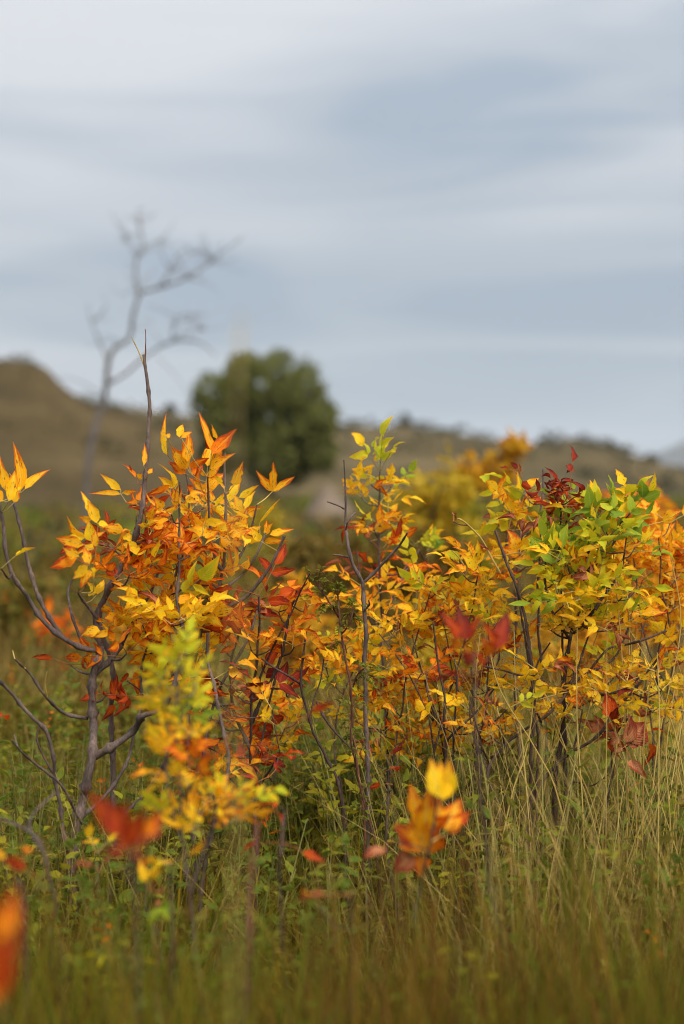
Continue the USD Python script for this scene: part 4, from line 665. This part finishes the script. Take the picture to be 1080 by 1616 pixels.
# --- the yellow thicket, centre right
s = Sapling('ash_sapling', 'yellow sapling with red freckled leaves filling the centre behind the fine-leaved plant', 'sapling', 640, 3.2, 112, BARK_DARK)
s.auto([(600, 1000), (640, 960), (680, 930), (620, 1060), (660, 1040), (560, 1050)], 3.2, 5)
s.shoots([(x, y, 6, p) for x, y, p in [(590, 1010, 'spotty'), (625, 985, 'yellow'), (655, 955, 'gold'), (690, 925, 'limeyellow'), (610, 1045, 'gold'), (640, 1025, 'spotty'), (670, 1000, 'yellow'), (575, 1055, 'lime'), (605, 1085, 'yellow'), (640, 1075, 'orange'), (665, 1055, 'redorange'), (530, 1075, 'lime'), (550, 1040, 'limeyellow'), (660, 905, 'yellow'), (625, 1110, 'yellow'), (585, 1100, 'gold'), (690, 970, 'gold'), (545, 1010, 'limeyellow'), (650, 1110, 'mixed'), (515, 1045, 'gold'), (560, 1130, 'gold'), (600, 1145, 'spotty'), (640, 1150, 'orange'), (675, 1120, 'yellow'), (620, 1185, 'limeyellow'), (665, 1190, 'gold'), (585, 1190, 'lime'), (690, 1095, 'spotty'), (655, 985, 'lime'), (600, 975, 'gold')]], size=0.038)
s = Sapling('ash_sapling', 'bright yellow sapling with spotted leaves behind the hanging dark red ones', 'sapling', 745, 3.15, 113, BARK_DARK)
s.auto([(730, 900), (760, 880), (700, 980), (770, 960), (745, 1050), (690, 1040)], 3.15, 5)
s.shoots([(x, y, 6, p) for x, y, p in [(752, 880, 'yellow'), (728, 895, 'limeyellow'), (775, 905, 'gold'), (705, 935, 'yellow'), (740, 935, 'spotty'), (770, 945, 'yellow'), (715, 970, 'gold'), (750, 985, 'mixed'), (785, 975, 'limeyellow'), (705, 1015, 'spotty'), (735, 1030, 'gold'), (770, 1030, 'redorange'), (720, 1065, 'gold'), (755, 1075, 'spotty'), (790, 1015, 'gold'), (745, 1115, 'yellow'), (700, 1060, 'spotty'), (780, 1075, 'yellow'), (720, 1130, 'gold'), (770, 1140, 'spotty'), (745, 1165, 'gold'), (705, 1175, 'limeyellow'), (790, 1120, 'gold')]], size=0.042)
s.hero([[(150, 532, 166, 442, 50, 'yellow'), (152, 542, 204, 450, 30, 'yellow'), (150, 560, 105, 520, 44, 'yellow'), (165, 570, 215, 540, 46, 'gold')], [(92, 562, 8, 595, 50, 'gold'), (100, 570, 60, 540, 36, 'gold')], [(75, 515, 3, 485, 44, 'lime'), (85, 520, 110, 480, 40, 'yellow')], [(985, 350, 1062, 300, 70, 'gold')]], 3.08, 2.842, 700, 700)
s.stem([(740, 905), (725, 880), (712, 868)], 3.1, 3.05, 2.5, 1.5, name='twig', bark=STALK); s.shoot(708, 868, 1, 'lime', size=0.04, nl=1, d=3.05, rise=0.2)
s.stem([(790, 905), (765, 860), (745, 838), (730, 824), (722, 820)], 3.1, 3.0, 3.5, 2.2, name='twig', bark=STALK); s.shoot(716, 816, 1, 'dry', size=0.032, nl=1, d=3.0, rise=0.2, dead=True)
s = Sapling('ash_sapling', 'pale yellow sapling rising to a bare tip left of the brown-red shrivelled leaves', 'sapling', 815, 3.3, 114)
s.stem([(822, 1250), (815, 1100), (815, 980), (818, 880), (826, 760)], 3.3, 3.35, 8, 3, True); s.stem([(817, 930), (800, 870), (806, 800)], 3.3, 3.3, 5, 2.5); s.stem([(862, 1200), (850, 1000), (853, 841), (855, 791), (857, 739)], 3.2, 3.2, 6, 3, True)
s.hero([[(312, 305, 300, 230, 60, 'yellow'), (300, 335, 236, 310, 56, 'lime'), (292, 385, 242, 345, 52, 'lime'), (330, 345, 378, 295, 52, 'yellow'), (340, 385, 385, 350, 48, 'gold')], [(332, 205, 292, 160, 44, 'lime'), (352, 215, 345, 135, 58, 'yellow'), (382, 205, 428, 155, 48, 'yellow'), (388, 285, 392, 230, 54, 'yellow'), (350, 240, 310, 190, 50, 'lime')], [(335, 110, 300, 85, 24, 'dark_red'), (340, 130, 350, 90, 26, 'red')],
        [(330, 480, 300, 390, 70, 'gold'), (340, 500, 260, 470, 64, 'gold'), (345, 480, 400, 400, 60, 'yellow')]], 3.28, 2.842, 700, 700)
s.shoots([ (815, 740, 1, 'red', dict(nl=1, size=0.03)), (828, 770, 3, 'limeyellow'), (836, 790, 3, 'yellow'), (808, 800, 4, 'yellow', dict(size=0.055, rise=0.9)), (800, 825, 3, 'limeyellow', dict(size=0.055)), (825, 835, 4, 'yellow'), (845, 820, 2, 'gold'), (810, 865, 4, 'gold'), (795, 895, 3, 'gold'), (830, 885, 4, 'yellow'), (815, 925, 4, 'gold'), (845, 930, 3, 'yellow'), (800, 960, 3, 'yellow'), (835, 975, 3, 'mixed')], size=0.05)
s = Sapling('ash_sapling', 'tuft of shrivelled brown-red leaves topping a stem left of the green sapling', 'sapling', 885, 3.25, 115, BARK_DARK)
s.stem([(893, 1250), (888, 1050), (885, 900), (884, 795)], 3.12, 3.1, 7, 3, True)
s.d = 3.1
s.shoots([(876, 775, 5, 'red', dict(dead=True)), (903, 778, 5, 'dark_red', dict(dead=True)), (890, 790, 4, 'red', dict(dead=True)), (870, 805, 3, 'redorange', dict(dead=True)), (895, 812, 4, 'red', dict(dead=True)), (868, 825, 4, 'red', dict(dead=True)), (885, 835, 3, 'dry', dict(dead=True))], size=0.042, rise=0.7)

# --- the green-leaved sapling on the right
s = Sapling('ash_sapling', 'sapling with fresh green leaves crowning its yellow lower leaves at right', 'sapling', 895, 3.0, 116, BARK_DARK)
for pts, d0, d1, a, b, g in [([(878, 1240), (890, 1100), (896, 1038), (903, 985), (910, 930), (911, 897), (929, 872), (935, 820)], 3.0, 3.0, 11, 4, True), ([(905, 999), (925, 981), (943, 955)], 3.0, 2.95, 7, 5, False), ([(906, 955), (918, 915), (946, 883), (971, 853), (985, 810)], 3.0, 3.05, 6, 3, False),
                             ([(940, 962), (959, 929), (975, 905), (985, 870)], 2.95, 2.95, 6, 3, False), ([(900, 1010), (870, 960), (862, 900), (868, 860)], 3.0, 2.98, 5, 3, False), ([(840, 1270), (841, 1087), (834, 1017), (827, 964), (813, 925), (795, 886), (783, 838)], 2.95, 2.95, 8, 4, True)]:
    s.stem(pts, d0, d1, a, b, g)
s.shoots([(930, 795, 4, 'green', dict(rise=1.0)), (945, 805, 4, 'green'), (965, 800, 4, 'green', dict(rise=0.9)), (980, 815, 3, 'green'), (995, 800, 3, 'green', dict(rise=1.0)), (1005, 850, 3, 'green'), (915, 830, 4, 'green'), (885, 850, 4, 'green'), (865, 860, 4, 'green'), (880, 875, 4, 'green'), (905, 865, 4, 'green'), (935, 850, 4, 'green'), (960, 840, 5, 'lime'), (855, 880, 3, 'green'), (895, 880, 4, 'green'), (920, 815, 4, 'green'), (955, 825, 4, 'green'), (875, 905, 4, 'green'), (930, 880, 4, 'green'), (890, 945, 4, 'green'), (945, 915, 6, 'lime'), (915, 955, 6, 'lime'), (990, 830, 3, 'green'),
          (900, 900, 6, 'lime'), (925, 900, 5, 'gold'), (945, 875, 5, 'yellow'), (975, 880, 5, 'yellow'), (880, 925, 6, 'limeyellow'), (905, 940, 4, 'green'), (935, 930, 4, 'green'), (960, 940, 6, 'limeyellow'), (985, 930, 5, 'limeyellow'), (895, 970, 4, 'spotty'), (925, 965, 5, 'limeyellow'), (960, 985, 5, 'yellow'), (985, 965, 5, 'lime'), (870, 985, 5, 'spotty'), (910, 985, 3, 'mixed')], size=0.045)
s.hero([[(660, 290, 655, 190, 66, 'green'), (690, 262, 684, 205, 40, 'lime'), (680, 292, 598, 300, 40, 'green')], [(742, 302, 728, 230, 54, 'lime'), (752, 292, 792, 200, 56, 'green'), (747, 322, 822, 308, 46, 'green'), (792, 332, 836, 250, 48, 'yellow')], [(850, 312, 838, 225, 42, 'green'), (842, 312, 905, 288, 38, 'green')], [(832, 372, 903, 338, 42, 'green'), (850, 422, 893, 355, 48, 'green')],
        [(432, 472, 382, 415, 56, 'green'), (470, 482, 458, 395, 56, 'lime'), (430, 512, 375, 480, 46, 'green')], [(532, 472, 540, 360, 50, 'green'), (562, 482, 612, 390, 54, 'lime'), (500, 535, 438, 500, 46, 'green')], [(622, 472, 652, 365, 46, 'lime'), (602, 502, 642, 428, 48, 'lime')], [(492, 475, 482, 355, 44, 'lime')], [(720, 400, 770, 340, 50, 'green'), (700, 405, 690, 330, 50, 'lime')], [(560, 650, 590, 580, 50, 'lime'), (520, 660, 490, 600, 50, 'green')], [(700, 660, 735, 600, 50, 'green'), (660, 650, 640, 600, 46, 'lime')], [(845, 612, 898, 570, 30, 'green'), (845, 748, 897, 675, 34, 'green'), (940, 772, 868, 742, 48, 'lime')]], 2.93, 2.842, 700, 700)
s.shoots([(1005, 920, 1, 'green', dict(nl=1, size=0.05)), (1010, 945, 1, 'green', dict(nl=1, size=0.05)), (1020, 965, 1, 'green', dict(nl=1, size=0.055, rise=0.0)), (1035, 968, 1, 'dry', dict(nl=1, size=0.025))])
s = Sapling('ash_sapling', 'golden yellow sapling at the right edge with one curled leaf on top', 'sapling', 1040, 3.3, 117, BARK_DARK)
s.auto([(1000, 880), (1040, 850), (1065, 870), (1020, 940), (1060, 950)], 3.3, 5)
s.shoots([(1058, 815, 2, 'gold', dict(size=0.05)), (1045, 850, 5, 'yellow'), (1025, 870, 6, 'yellow'), (1000, 870, 6, 'gold'), (1065, 860, 6, 'gold'), (1045, 885, 6, 'yellow'), (1015, 905, 6, 'yellow'), (1070, 900, 6, 'gold'), (1040, 930, 6, 'yellow'), (1065, 945, 6, 'gold'), (1075, 985, 6, 'gold'), (1045, 980, 5, 'yellow'), (1010, 985, 5, 'yellow'), (985, 895, 5, 'yellow'), (1020, 1010, 3, 'orange'), (1030, 960, 6, 'limeyellow'), (1060, 1030, 4, 'spotty'), (1035, 1100, 4, 'spotty'), (1065, 1120, 5, 'limeyellow'), (1080, 1020, 5, 'gold'), (1085, 930, 6, 'yellow'), (1100, 880, 6, 'gold')], size=0.052)
# --- low spotted leaves and dark spreading twigs, lower right
s = Sapling('ash_sapling', 'low spreading sapling with dark twigs and blotched yellow leaves above the grass at right', 'sapling', 845, 2.95, 118, BARK_DARK)
for pts, d0, d1, a, b, g in [([(790, 1300), (769, 1220), (795, 1181), (834, 1149), (866, 1126), (899, 1084), (929, 1060), (964, 1043), (992, 994)], 2.95, 2.95, 7, 3, True), ([(834, 1285), (873, 1214), (899, 1188), (944, 1162), (976, 1117), (1017, 1066), (1048, 1026)], 2.95, 2.9, 7, 3.5, True), ([(940, 1098), (975, 1092), (1017, 1064)], 2.95, 2.9, 4, 2.5, False),
                             ([(890, 1098), (915, 1052), (929, 999)], 2.95, 2.95, 4.5, 2.5, False), ([(850, 1180), (840, 1078), (827, 1000), (824, 960)], 2.95, 2.95, 6, 3, True), ([(892, 1246), (930, 1240), (960, 1227)], 2.95, 2.9, 4.5, 2, True), ([(855, 1140), (835, 1100), (845, 1050), (870, 1015)], 2.95, 2.98, 4.5, 2.5, False), ([(770, 1215), (745, 1160), (742, 1100)], 2.95, 3.0, 4, 2.5, False), ([(905, 1182), (915, 1150), (918, 1120)], 2.95, 2.95, 3.5, 2, False),
                             ([(978, 1020), (1017, 1010), (1052, 996)], 2.95, 2.9, 4, 3, False), ([(860, 1075), (800, 1062), (765, 1053)], 2.95, 2.92, 4, 2.5, False), ([(930, 1060), (960, 1022), (978, 1020)], 2.95, 2.95, 4, 3, False)]:
    s.stem(pts, d0, d1, a, b, g)
s.shoots([(935, 1075, 3, 'spotty'), (960, 1070, 4, 'spotty'), (990, 1065, 4, 'spotty'), (1020, 1075, 4, 'spotty'), (1045, 1080, 3, 'spotty'), (1005, 1100, 3, 'spotty'), (880, 1075, 3, 'spotty'), (870, 1100, 2, 'redorange'), (905, 1050, 3, 'orange'), (1035, 1050, 3, 'mixed'), (850, 1050, 3, 'mixed'), (740, 1110, 3, 'gold'), (765, 1125, 2, 'orange'), (855, 1130, 1, 'orange', dict(nl=3)), (695, 1135, 1, 'yellow', dict(nl=3)), (970, 1040, 3, 'limeyellow'), (925, 1100, 4, 'limeyellow'), (955, 1105, 4, 'spotty'), (890, 1120, 4, 'spotty'), (985, 1125, 4, 'limeyellow'), (850, 1095, 4, 'gold'), (820, 1080, 4, 'spotty'), (800, 1110, 3, 'yellow'), (1030, 1115, 4, 'spotty'), (915, 1140, 3, 'lime'), (835, 1145, 3, 'gold'), (775, 1150, 4, 'yellow')], size=0.042)
s = Sapling('red_seedling', 'crumpled red-brown dry leaves hanging on a dark twig at lower right', 'seedling', 975, 2.93, 119, BARK_DARK)
s.stem([(955, 1320), (965, 1210), (968, 1150), (962, 1110)], 2.93, 2.93, 4, 2.5, True); s.stem([(966, 1170), (985, 1140), (1000, 1130)], 2.93, 2.9, 3, 2)
s.hero([[(752, 240, 735, 125, 80, 'red'), (760, 245, 780, 190, 50, 'dark_red')], [(712, 290, 628, 248, 56, 'dry'), (720, 300, 700, 235, 50, 'dry'), (745, 300, 800, 235, 60, 'red')], [(830, 340, 918, 262, 120, 'dry'), (825, 345, 850, 225, 90, 'dry'), (800, 330, 730, 345, 70, 'dry'), (820, 350, 880, 350, 70, 'dry')], [(790, 340, 815, 375, 50, 'red')]], 2.9, 2.842, 700, 1050)
s.shoots([(958, 1115, 2, 'red', dict(rise=1.0, nl=1, size=0.055)), (945, 1140, 1, 'dry', dict(nl=1, size=0.05)), (975, 1150, 3, 'dry', dict(nl=1, size=0.055, rise=0)), (1005, 1150, 4, 'dry', dict(nl=1, size=0.06, rise=0)), (985, 1165, 2, 'dry', dict(nl=1, size=0.05, rise=-0.2)), (1010, 1135, 2, 'dry', dict(nl=1, size=0.055))], dead=True)
# --- bare dark stems between centre and left
s = Sapling('bare_twig', 'thin dark leafless twig with a side branch left of the fine-leaved plant', 'twig', 510, 2.97, 120, BARK_DARK)
s.stem([(545, 1330), (535, 1240), (513, 1194), (487, 1123), (477, 1078), (481, 997)], 2.97, 2.97, 7, 3, True); s.stem([(478, 1082), (440, 1056), (412, 1041)], 2.97, 2.92, 4, 2.5); s.stem([(500, 1107), (525, 1150), (555, 1181)], 2.95, 2.9, 4, 3); s.stem([(490, 1130), (505, 1080), (510, 1040)], 2.97, 3.0, 3, 1.8)
s = Sapling('bare_twig', 'dark leafless stems rising through the yellow thicket right of centre', 'twig', 705, 2.98, 121, BARK_DARK)
s.stem([(712, 1330), (704, 1168), (701, 1097), (690, 1030), (682, 985)], 2.98, 2.98, 6, 3, True); s.stem([(720, 1330), (716, 1190), (722, 1080), (718, 1040)], 2.98, 3.0, 5, 3, True); s.stem([(704, 1170), (745, 1130), (775, 1090), (800, 1062)], 2.98, 2.95, 4, 2.5); s.stem([(704, 1160), (680, 1110), (672, 1060)], 2.98, 3.0, 3.5, 2)
s.stem([(760, 1200), (752, 1150), (738, 1100)], 2.95, 2.9, 3.5, 2, True)
s = Sapling('bare_twig', 'blurred dark stalk crossing the foreground grass left of centre', 'twig', 395, 1.75, 122, BARK_RED)
s.stem([(390, 1600), (398, 1480), (396, 1380), (402, 1300)], 1.75, 1.8, 10, 5, True)
s = Sapling('bare_twig', 'blurred grey bare branch low at the left edge', 'twig', 70, 2.2, 123, BARK)
s.stem([(80, 1500), (85, 1420), (60, 1330), (20, 1300), (-20, 1285)], 2.2, 2.1, 8, 4, True); s.stem([(70, 1350), (45, 1300), (90, 1250)], 2.2, 2.25, 5, 3); s.stem([(250, 1500), (225, 1420), (235, 1300)], 2.2, 2.2, 4, 2, True)

# ------------------------------------------------------------------ fine-leaved plants (pinnate leaves of tiny leaflets)
def fine_plant(label, x, d, stems, leaves, seed):
    s = Sapling('fine_leaved_plant', label, 'plant', x, d, seed, BARK_RED); r = s.rng
    for pts, a, b, g in stems: s.stem(pts, d, d, a, b, g)
    for x, y, n in leaves:
        tip = s.L(P(x, y, d + r.normal(0, 0.03))); pos = np.array([q for q, _ in s.nodes]); b = pos[np.argmin(np.linalg.norm(pos - tip, axis=1) + np.maximum(0, pos[:, 2] - tip[2]))]
        s.shoot_ = None
        for k in range(n):
            e = tip + r.normal(0, 0.012, 3); ln = np.linalg.norm(e - b); c = spline([b, (b + e) / 2 + np.array([0, 0, 0.01]), e]); parts = []
            stalk = add_mesh(s.t, 'pinnate_leaf', *tube(c, 0.0006, 4), BARK_RED); dr = unit(e - b); sd = unit(np.cross(dr, [0.2, 0.3, 1])); mt = 'weed' if r.random() < 0.75 else 'olive'
            for q in np.linspace(0.35, 1, 6):
                pt = np.array([np.interp(q, np.linspace(0, 1, len(c)), c[:, j]) for j in range(3)])
                for sg in (-1, 1):
                    L = r.uniform(0.008, 0.013); parts.append(leaflet(pt, dr * 0.6 + sg * sd + r.normal(0, 0.2, 3), np.array([0, 0, 1]) + r.normal(0, 0.4, 3), L, L * 0.28, r))
            v, f, st = join(parts); add_mesh(stalk, 'leaflets', v, f, LM[mt], st)
fine_plant('slender plant with tiny green leaflets on a red stem standing in the centre', 545, 2.95, [([(575, 1330), (560, 1180), (555, 1089), (547, 1050), (537, 988), (534, 942)], 5, 3, True), ([(535, 975), (520, 945), (503, 928)], 3, 2, False), ([(557, 1085), (565, 1065), (575, 1055)], 3, 2, False), ([(540, 1000), (552, 985), (560, 960)], 3, 2, False)],
           [(500, 905, 3), (510, 925, 3), (520, 915, 3), (495, 935, 3), (530, 930, 3), (545, 940, 4), (560, 955, 4), (550, 970, 4), (525, 965, 3), (565, 975, 3), (540, 990, 3), (505, 965, 3), (530, 1010, 2), (575, 1050, 3), (590, 1065, 3), (580, 1080, 3), (560, 1040, 2), (550, 1120, 2), (575, 1110, 2)], 301)
fine_plant('feathery green plant low in the grass at the centre of the meadow', 590, 2.85, [([(600, 1400), (585, 1300), (560, 1200), (556, 1120)], 4, 2.5, True)], [(550, 1130, 3), (570, 1150, 3), (545, 1170, 3), (580, 1190, 3), (555, 1215, 3), (590, 1230, 3), (565, 1255, 3), (600, 1270, 3), (560, 1285, 3)], 302)

# ------------------------------------------------------------------ leafy weeds
def weed_parts(t, r, H, mt, broad):
    n = int(r.integers(5, 8))
    for k in range(n):
        a = r.uniform(0, 6.28); e = np.array([math.cos(a) * r.uniform(0.02, 0.11), math.sin(a) * r.uniform(0.02, 0.11), H * r.uniform(0.7, 1.0)])
        c = spline([[0, 0, -0.03], e * 0.5 * [0.7, 0.7, 1] + r.normal(0, 0.01, 3), e]); add_mesh(t, 'stem', *tube(c, np.linspace(0.0018, 0.0008, len(c)), 5), STALK_GREEN)
        m = int(r.integers(10, 15))
        for j in range(m):
            q = 0.3 + 0.7 * (j + 0.5) / m; pt = np.array([np.interp(q, np.linspace(0, 1, len(c)), c[:, x]) for x in range(3)]); b = j * 2.4 + r.normal(0, 0.3)
            d = np.array([math.cos(b), math.sin(b), r.uniform(0.2, 0.9)]); L = r.uniform(0.020, 0.036) * (1.25 - 0.45 * q)
            v, f, st = leaflet(pt + unit(d) * 0.006, d, np.array([0, 0, 1]) - d * 0.3 + r.normal(0, 0.25, 3), L, L * broad, r, tooth=0.05); add_mesh(t, 'leaf', v, f, LM[mt], st)
rng = np.random.default_rng(77); pix = []
spots = []
for x, y, d in [(40, 1190, 3.3), (200, 1210, 3.4), (240, 1290, 3.2), (120, 1230, 3.6), (30, 1330, 2.7), (210, 1170, 3.7), (480, 1200, 3.3), (510, 1280, 3.0), (460, 1260, 3.1), (640, 1230, 3.4), (820, 1270, 2.7), (790, 1320, 2.5), (760, 1220, 3.2), (850, 1350, 2.5), (690, 1250, 3.0), (880, 1230, 3.3), (560, 1350, 2.6), (440, 1400, 2.3), (330, 1400, 2.2), (120, 1480, 2.0), (180, 1400, 2.2), (260, 1450, 2.0), (820, 1470, 2.0), (1000, 1400, 2.4), (950, 1230, 3.3), (1050, 1250, 3.2), (720, 1400, 2.2), (60, 1420, 2.1), (520, 1160, 3.6), (610, 1160, 3.7), (400, 1300, 2.7), (20, 1250, 3.2), (80, 1120, 4.0), (660, 1180, 3.8), (330, 1250, 3.3), (540, 1400, 2.2), (160, 1300, 2.9), (280, 1360, 2.5), (380, 1250, 3.2), (860, 1180, 3.8), (1010, 1190, 3.7), (90, 1310, 3.0), (580, 1480, 1.9), (390, 1500, 1.8), (690, 1500, 1.9), (910, 1480, 1.9), (490, 1120, 4.0), (220, 1110, 4.2), (60, 1060, 4.6), (20, 1120, 4.2), (780, 1150, 4.0), (910, 1150, 4.0),
    (300, 1120, 3.6), (345, 1170, 3.5), (395, 1150, 3.7), (435, 1140, 3.6), (470, 1170, 3.4), (525, 1120, 3.5), (560, 1140, 3.4), (600, 1120, 3.6), (635, 1150, 3.5), (675, 1130, 3.6), (705, 1160, 3.5), (740, 1150, 3.6), (775, 1180, 3.4), (810, 1150, 3.6), (835, 1190, 3.4), (870, 1150, 3.6), (900, 1180, 3.4), (940, 1160, 3.6), (975, 1170, 3.5), (1030, 1150, 3.6), (1060, 1180, 3.4),
    (15, 1180, 3.2), (50, 1230, 3.0), (95, 1180, 3.3), (130, 1170, 3.4), (190, 1250, 3.1), (235, 1200, 3.4), (240, 1240, 3.1), (150, 1240, 3.2), (60, 1150, 3.7), (500, 1220, 3.2), (620, 1260, 3.1), (690, 1290, 2.9), (740, 1290, 2.8), (800, 1240, 3.1), (840, 1310, 2.7), (930, 1290, 2.8), (980, 1270, 3.0)] + [(float(a), float(b), float(c)) for a, b, c in zip(np.random.default_rng(9).uniform(0, 1080, 70), np.random.default_rng(10).uniform(1140, 1340, 70), np.random.default_rng(11).uniform(2.75, 3.7, 70))] + [(float(a), float(b), float(c)) for a, b, c in zip(np.random.default_rng(12).uniform(430, 1080, 34), np.random.default_rng(13).uniform(1085, 1175, 34), np.random.default_rng(14).uniform(3.02, 3.5, 34))]:
    pix.append((x, y))
    p = P(x, y, d); spots.append((p[0], p[1], G(p[0], p[1]), max(0.16, p[2] - float(G(p[0], p[1])))))
protos = {}
for k, (x, y, z, h) in enumerate(spots):
    kind = k % 5; pal = ['weed', 'olive', 'weed', 'weed', 'palegreen'][kind]; nm = 'leafy_weed'
    look = ['low green weed with oval leaves', 'dull olive leafy weed', 'green weed with broad round leaves', 'green weed with narrow leaves', 'pale yellow green weed'][kind]
    px_, py_ = pix[k]
    where = ('in the blurred grass nearest the camera' if py_ > 1370 else 'at the foot of the forked sapling' if px_ < 270 and py_ > 1150 else 'in the meadow behind the forked sapling' if px_ < 270 else 'under the dark red leaved sapling' if px_ < 450 else
             'around the stems of the fine-leaved plants' if px_ < 600 else 'under the yellow thicket' if px_ < 780 else 'under the green-leaved sapling' if px_ < 930 else 'among the straw stalks at right')
    lab = look + ' ' + where; grp = lab + ', several alike'
    t, o = thing(nm, lab, 'weed', (x, y, z), grp); xf = UsdGeom.Xform.Get(stage, t); xf.AddRotateZOp().Set(float(rng.uniform(0, 360))); xf.AddScaleOp().Set(Gf.Vec3f(1, 1, 1) * float(h / 0.4))
    if kind not in protos: protos[kind] = t; weed_parts(t, np.random.default_rng(500 + kind), 0.40, pal, [0.30, 0.22, 0.36, 0.26, 0.33][kind])
    else:
        pr = stage.GetPrimAtPath(t); pr.GetReferences().AddInternalReference(protos[kind]); pr.SetInstanceable(True)

# ------------------------------------------------------------------ tall straw stalks, plume, sedge clump
rng = np.random.default_rng(88)
def stalk(name, label, pts, d, w, head, group=None, material=STRAW, head_mat=STRAW):
    b = P(*pts[0], d); g = float(G(b[0], b[1])); t, o = thing(name, label, 'grass stalk', (b[0], b[1], g), group)
    p = np.array([P(x, y, d + 0.02 * i) - o for i, (x, y) in enumerate(pts)]); q = p[0].copy(); sl = (p[1] - p[0]) / max(p[1][2] - p[0][2], 0.05); q = p[0] - sl * (p[0][2] + 0.02) * 0.6; q[2] = -0.02
    s = spline(np.vstack([q, p])); v, f = tube(s, np.linspace(w, w * 0.55, len(s)) / 2 * d / 2250, 5); add_mesh(t, 'stem', v, f, material, np.stack([np.full(len(v), rng.random()), np.full(len(v), 0.3)], -1))
    if head:
        parts = []
        for k in range(14):
            u = 1 - 0.22 * k / 14; pt = np.array([np.interp(u, np.linspace(0, 1, len(s)), s[:, c]) for c in range(3)]); L = rng.uniform(0.005, 0.009) * head
            v, f, st = leaflet(pt, rng.normal(0, 0.35, 3) + [0, 0, 1], rng.normal(size=3), L, L * 0.18, rng); parts.append((v, f, np.stack([np.full(len(v), 0.5), np.full(len(v), 0.6)], -1)))
        v, f, st = join(parts); add_mesh(t, 'seed_head', v, f, head_mat, st)
lab = 'thin straw-coloured grass stalk rising among the dark twigs at right'; grp = 'thin straw stalks at right'
for pts in [[(921, 1300), (915, 1200), (910, 1100), (912, 990)], [(935, 1290), (900, 1200), (870, 1120), (825, 1000)], [(990, 1300), (990, 1150), (994, 1000), (990, 930)], [(1005, 1310), (1000, 1180), (997, 1000), (1003, 930)], [(968, 870), (975, 950), (985, 1100)][::-1], [(1075, 1200), (1050, 1120), (1020, 1040), (985, 980)], [(1030, 1250), (1045, 1140), (1075, 990), (1058, 870)], [(890, 1290), (850, 1190), (790, 1090), (770, 1010)],
            [(800, 1290), (830, 1190), (842, 1100), (838, 1010)], [(760, 1300), (755, 1180), (750, 1090), (758, 1000)], [(975, 1240), (971, 1120), (975, 1010)], [(1040, 1230), (1041, 1120), (1038, 1030)], [(1060, 1330), (1052, 1190), (1066, 1080)], [(860, 1240), (890, 1130), (925, 1050), (958, 960)], [(830, 1230), (815, 1100), (812, 1000)], [(950, 1330), (920, 1230), (880, 1160), (860, 1100)], [(735, 1240), (715, 1170), (690, 1080)], [(1015, 1270), (1018, 1150), (1030, 1050)], [(980, 1380), (1000, 1290), (1010, 1180)], [(1065, 1280), (1078, 1150), (1080, 1040)]]:
    stalk('straw_stalk', lab, pts, 2.9 + rng.normal(0, 0.07), 2.9, 0.8 if rng.random() < 0.45 else 0, grp)
stalk('grass_plume', 'tall pale grass plume, a blur across the round tree', [(372, 1050), (372, 800), (375, 640), (383, 505)], 1.02, 3.2, 1.2, None, STRAW, STRAW)
c0 = P(905, 1400, 2.45); g0 = float(G(c0[0], c0[1])); t, o = thing('sedge_clump', 'clump of broad upright green blades in the grass at lower right', 'grass clump', (c0[0], c0[1], g0))
for k in range(22):
    tp = P(905 + rng.normal(0, 26), 1275 + abs(rng.normal(0, 38)), 2.45 + rng.normal(0, 0.04)) - o; b = np.array([tp[0] * 0.35 + rng.normal(0, 0.01), tp[1] * 0.4, -0.02]); s_ = np.linspace(0, 1, 6)[:, None]
    mid = b + (tp - b) * s_ + np.array([rng.normal(0, 0.03), 0, 0]) * s_ * (1 - s_); side = unit(np.array([1, rng.normal(0, 0.7), 0])); w = 0.0048 * (1.03 - s_ ** 2)
    v = np.stack([mid - side * w, mid + np.array([0, 0.0015, 0]), mid + side * w], 1).reshape(-1, 3); i = np.arange(5)[:, None] * 3 + np.arange(2)[None]; q = np.stack([i, i + 1, i + 4, i + 3], -1).reshape(-1, 4)
    add_mesh(t, 'blade', v, np.vstack([q[:, [0, 1, 2]], q[:, [0, 2, 3]]]), SEDGE, np.stack([np.full(18, rng.random()), np.repeat(s_.ravel(), 3)], -1))
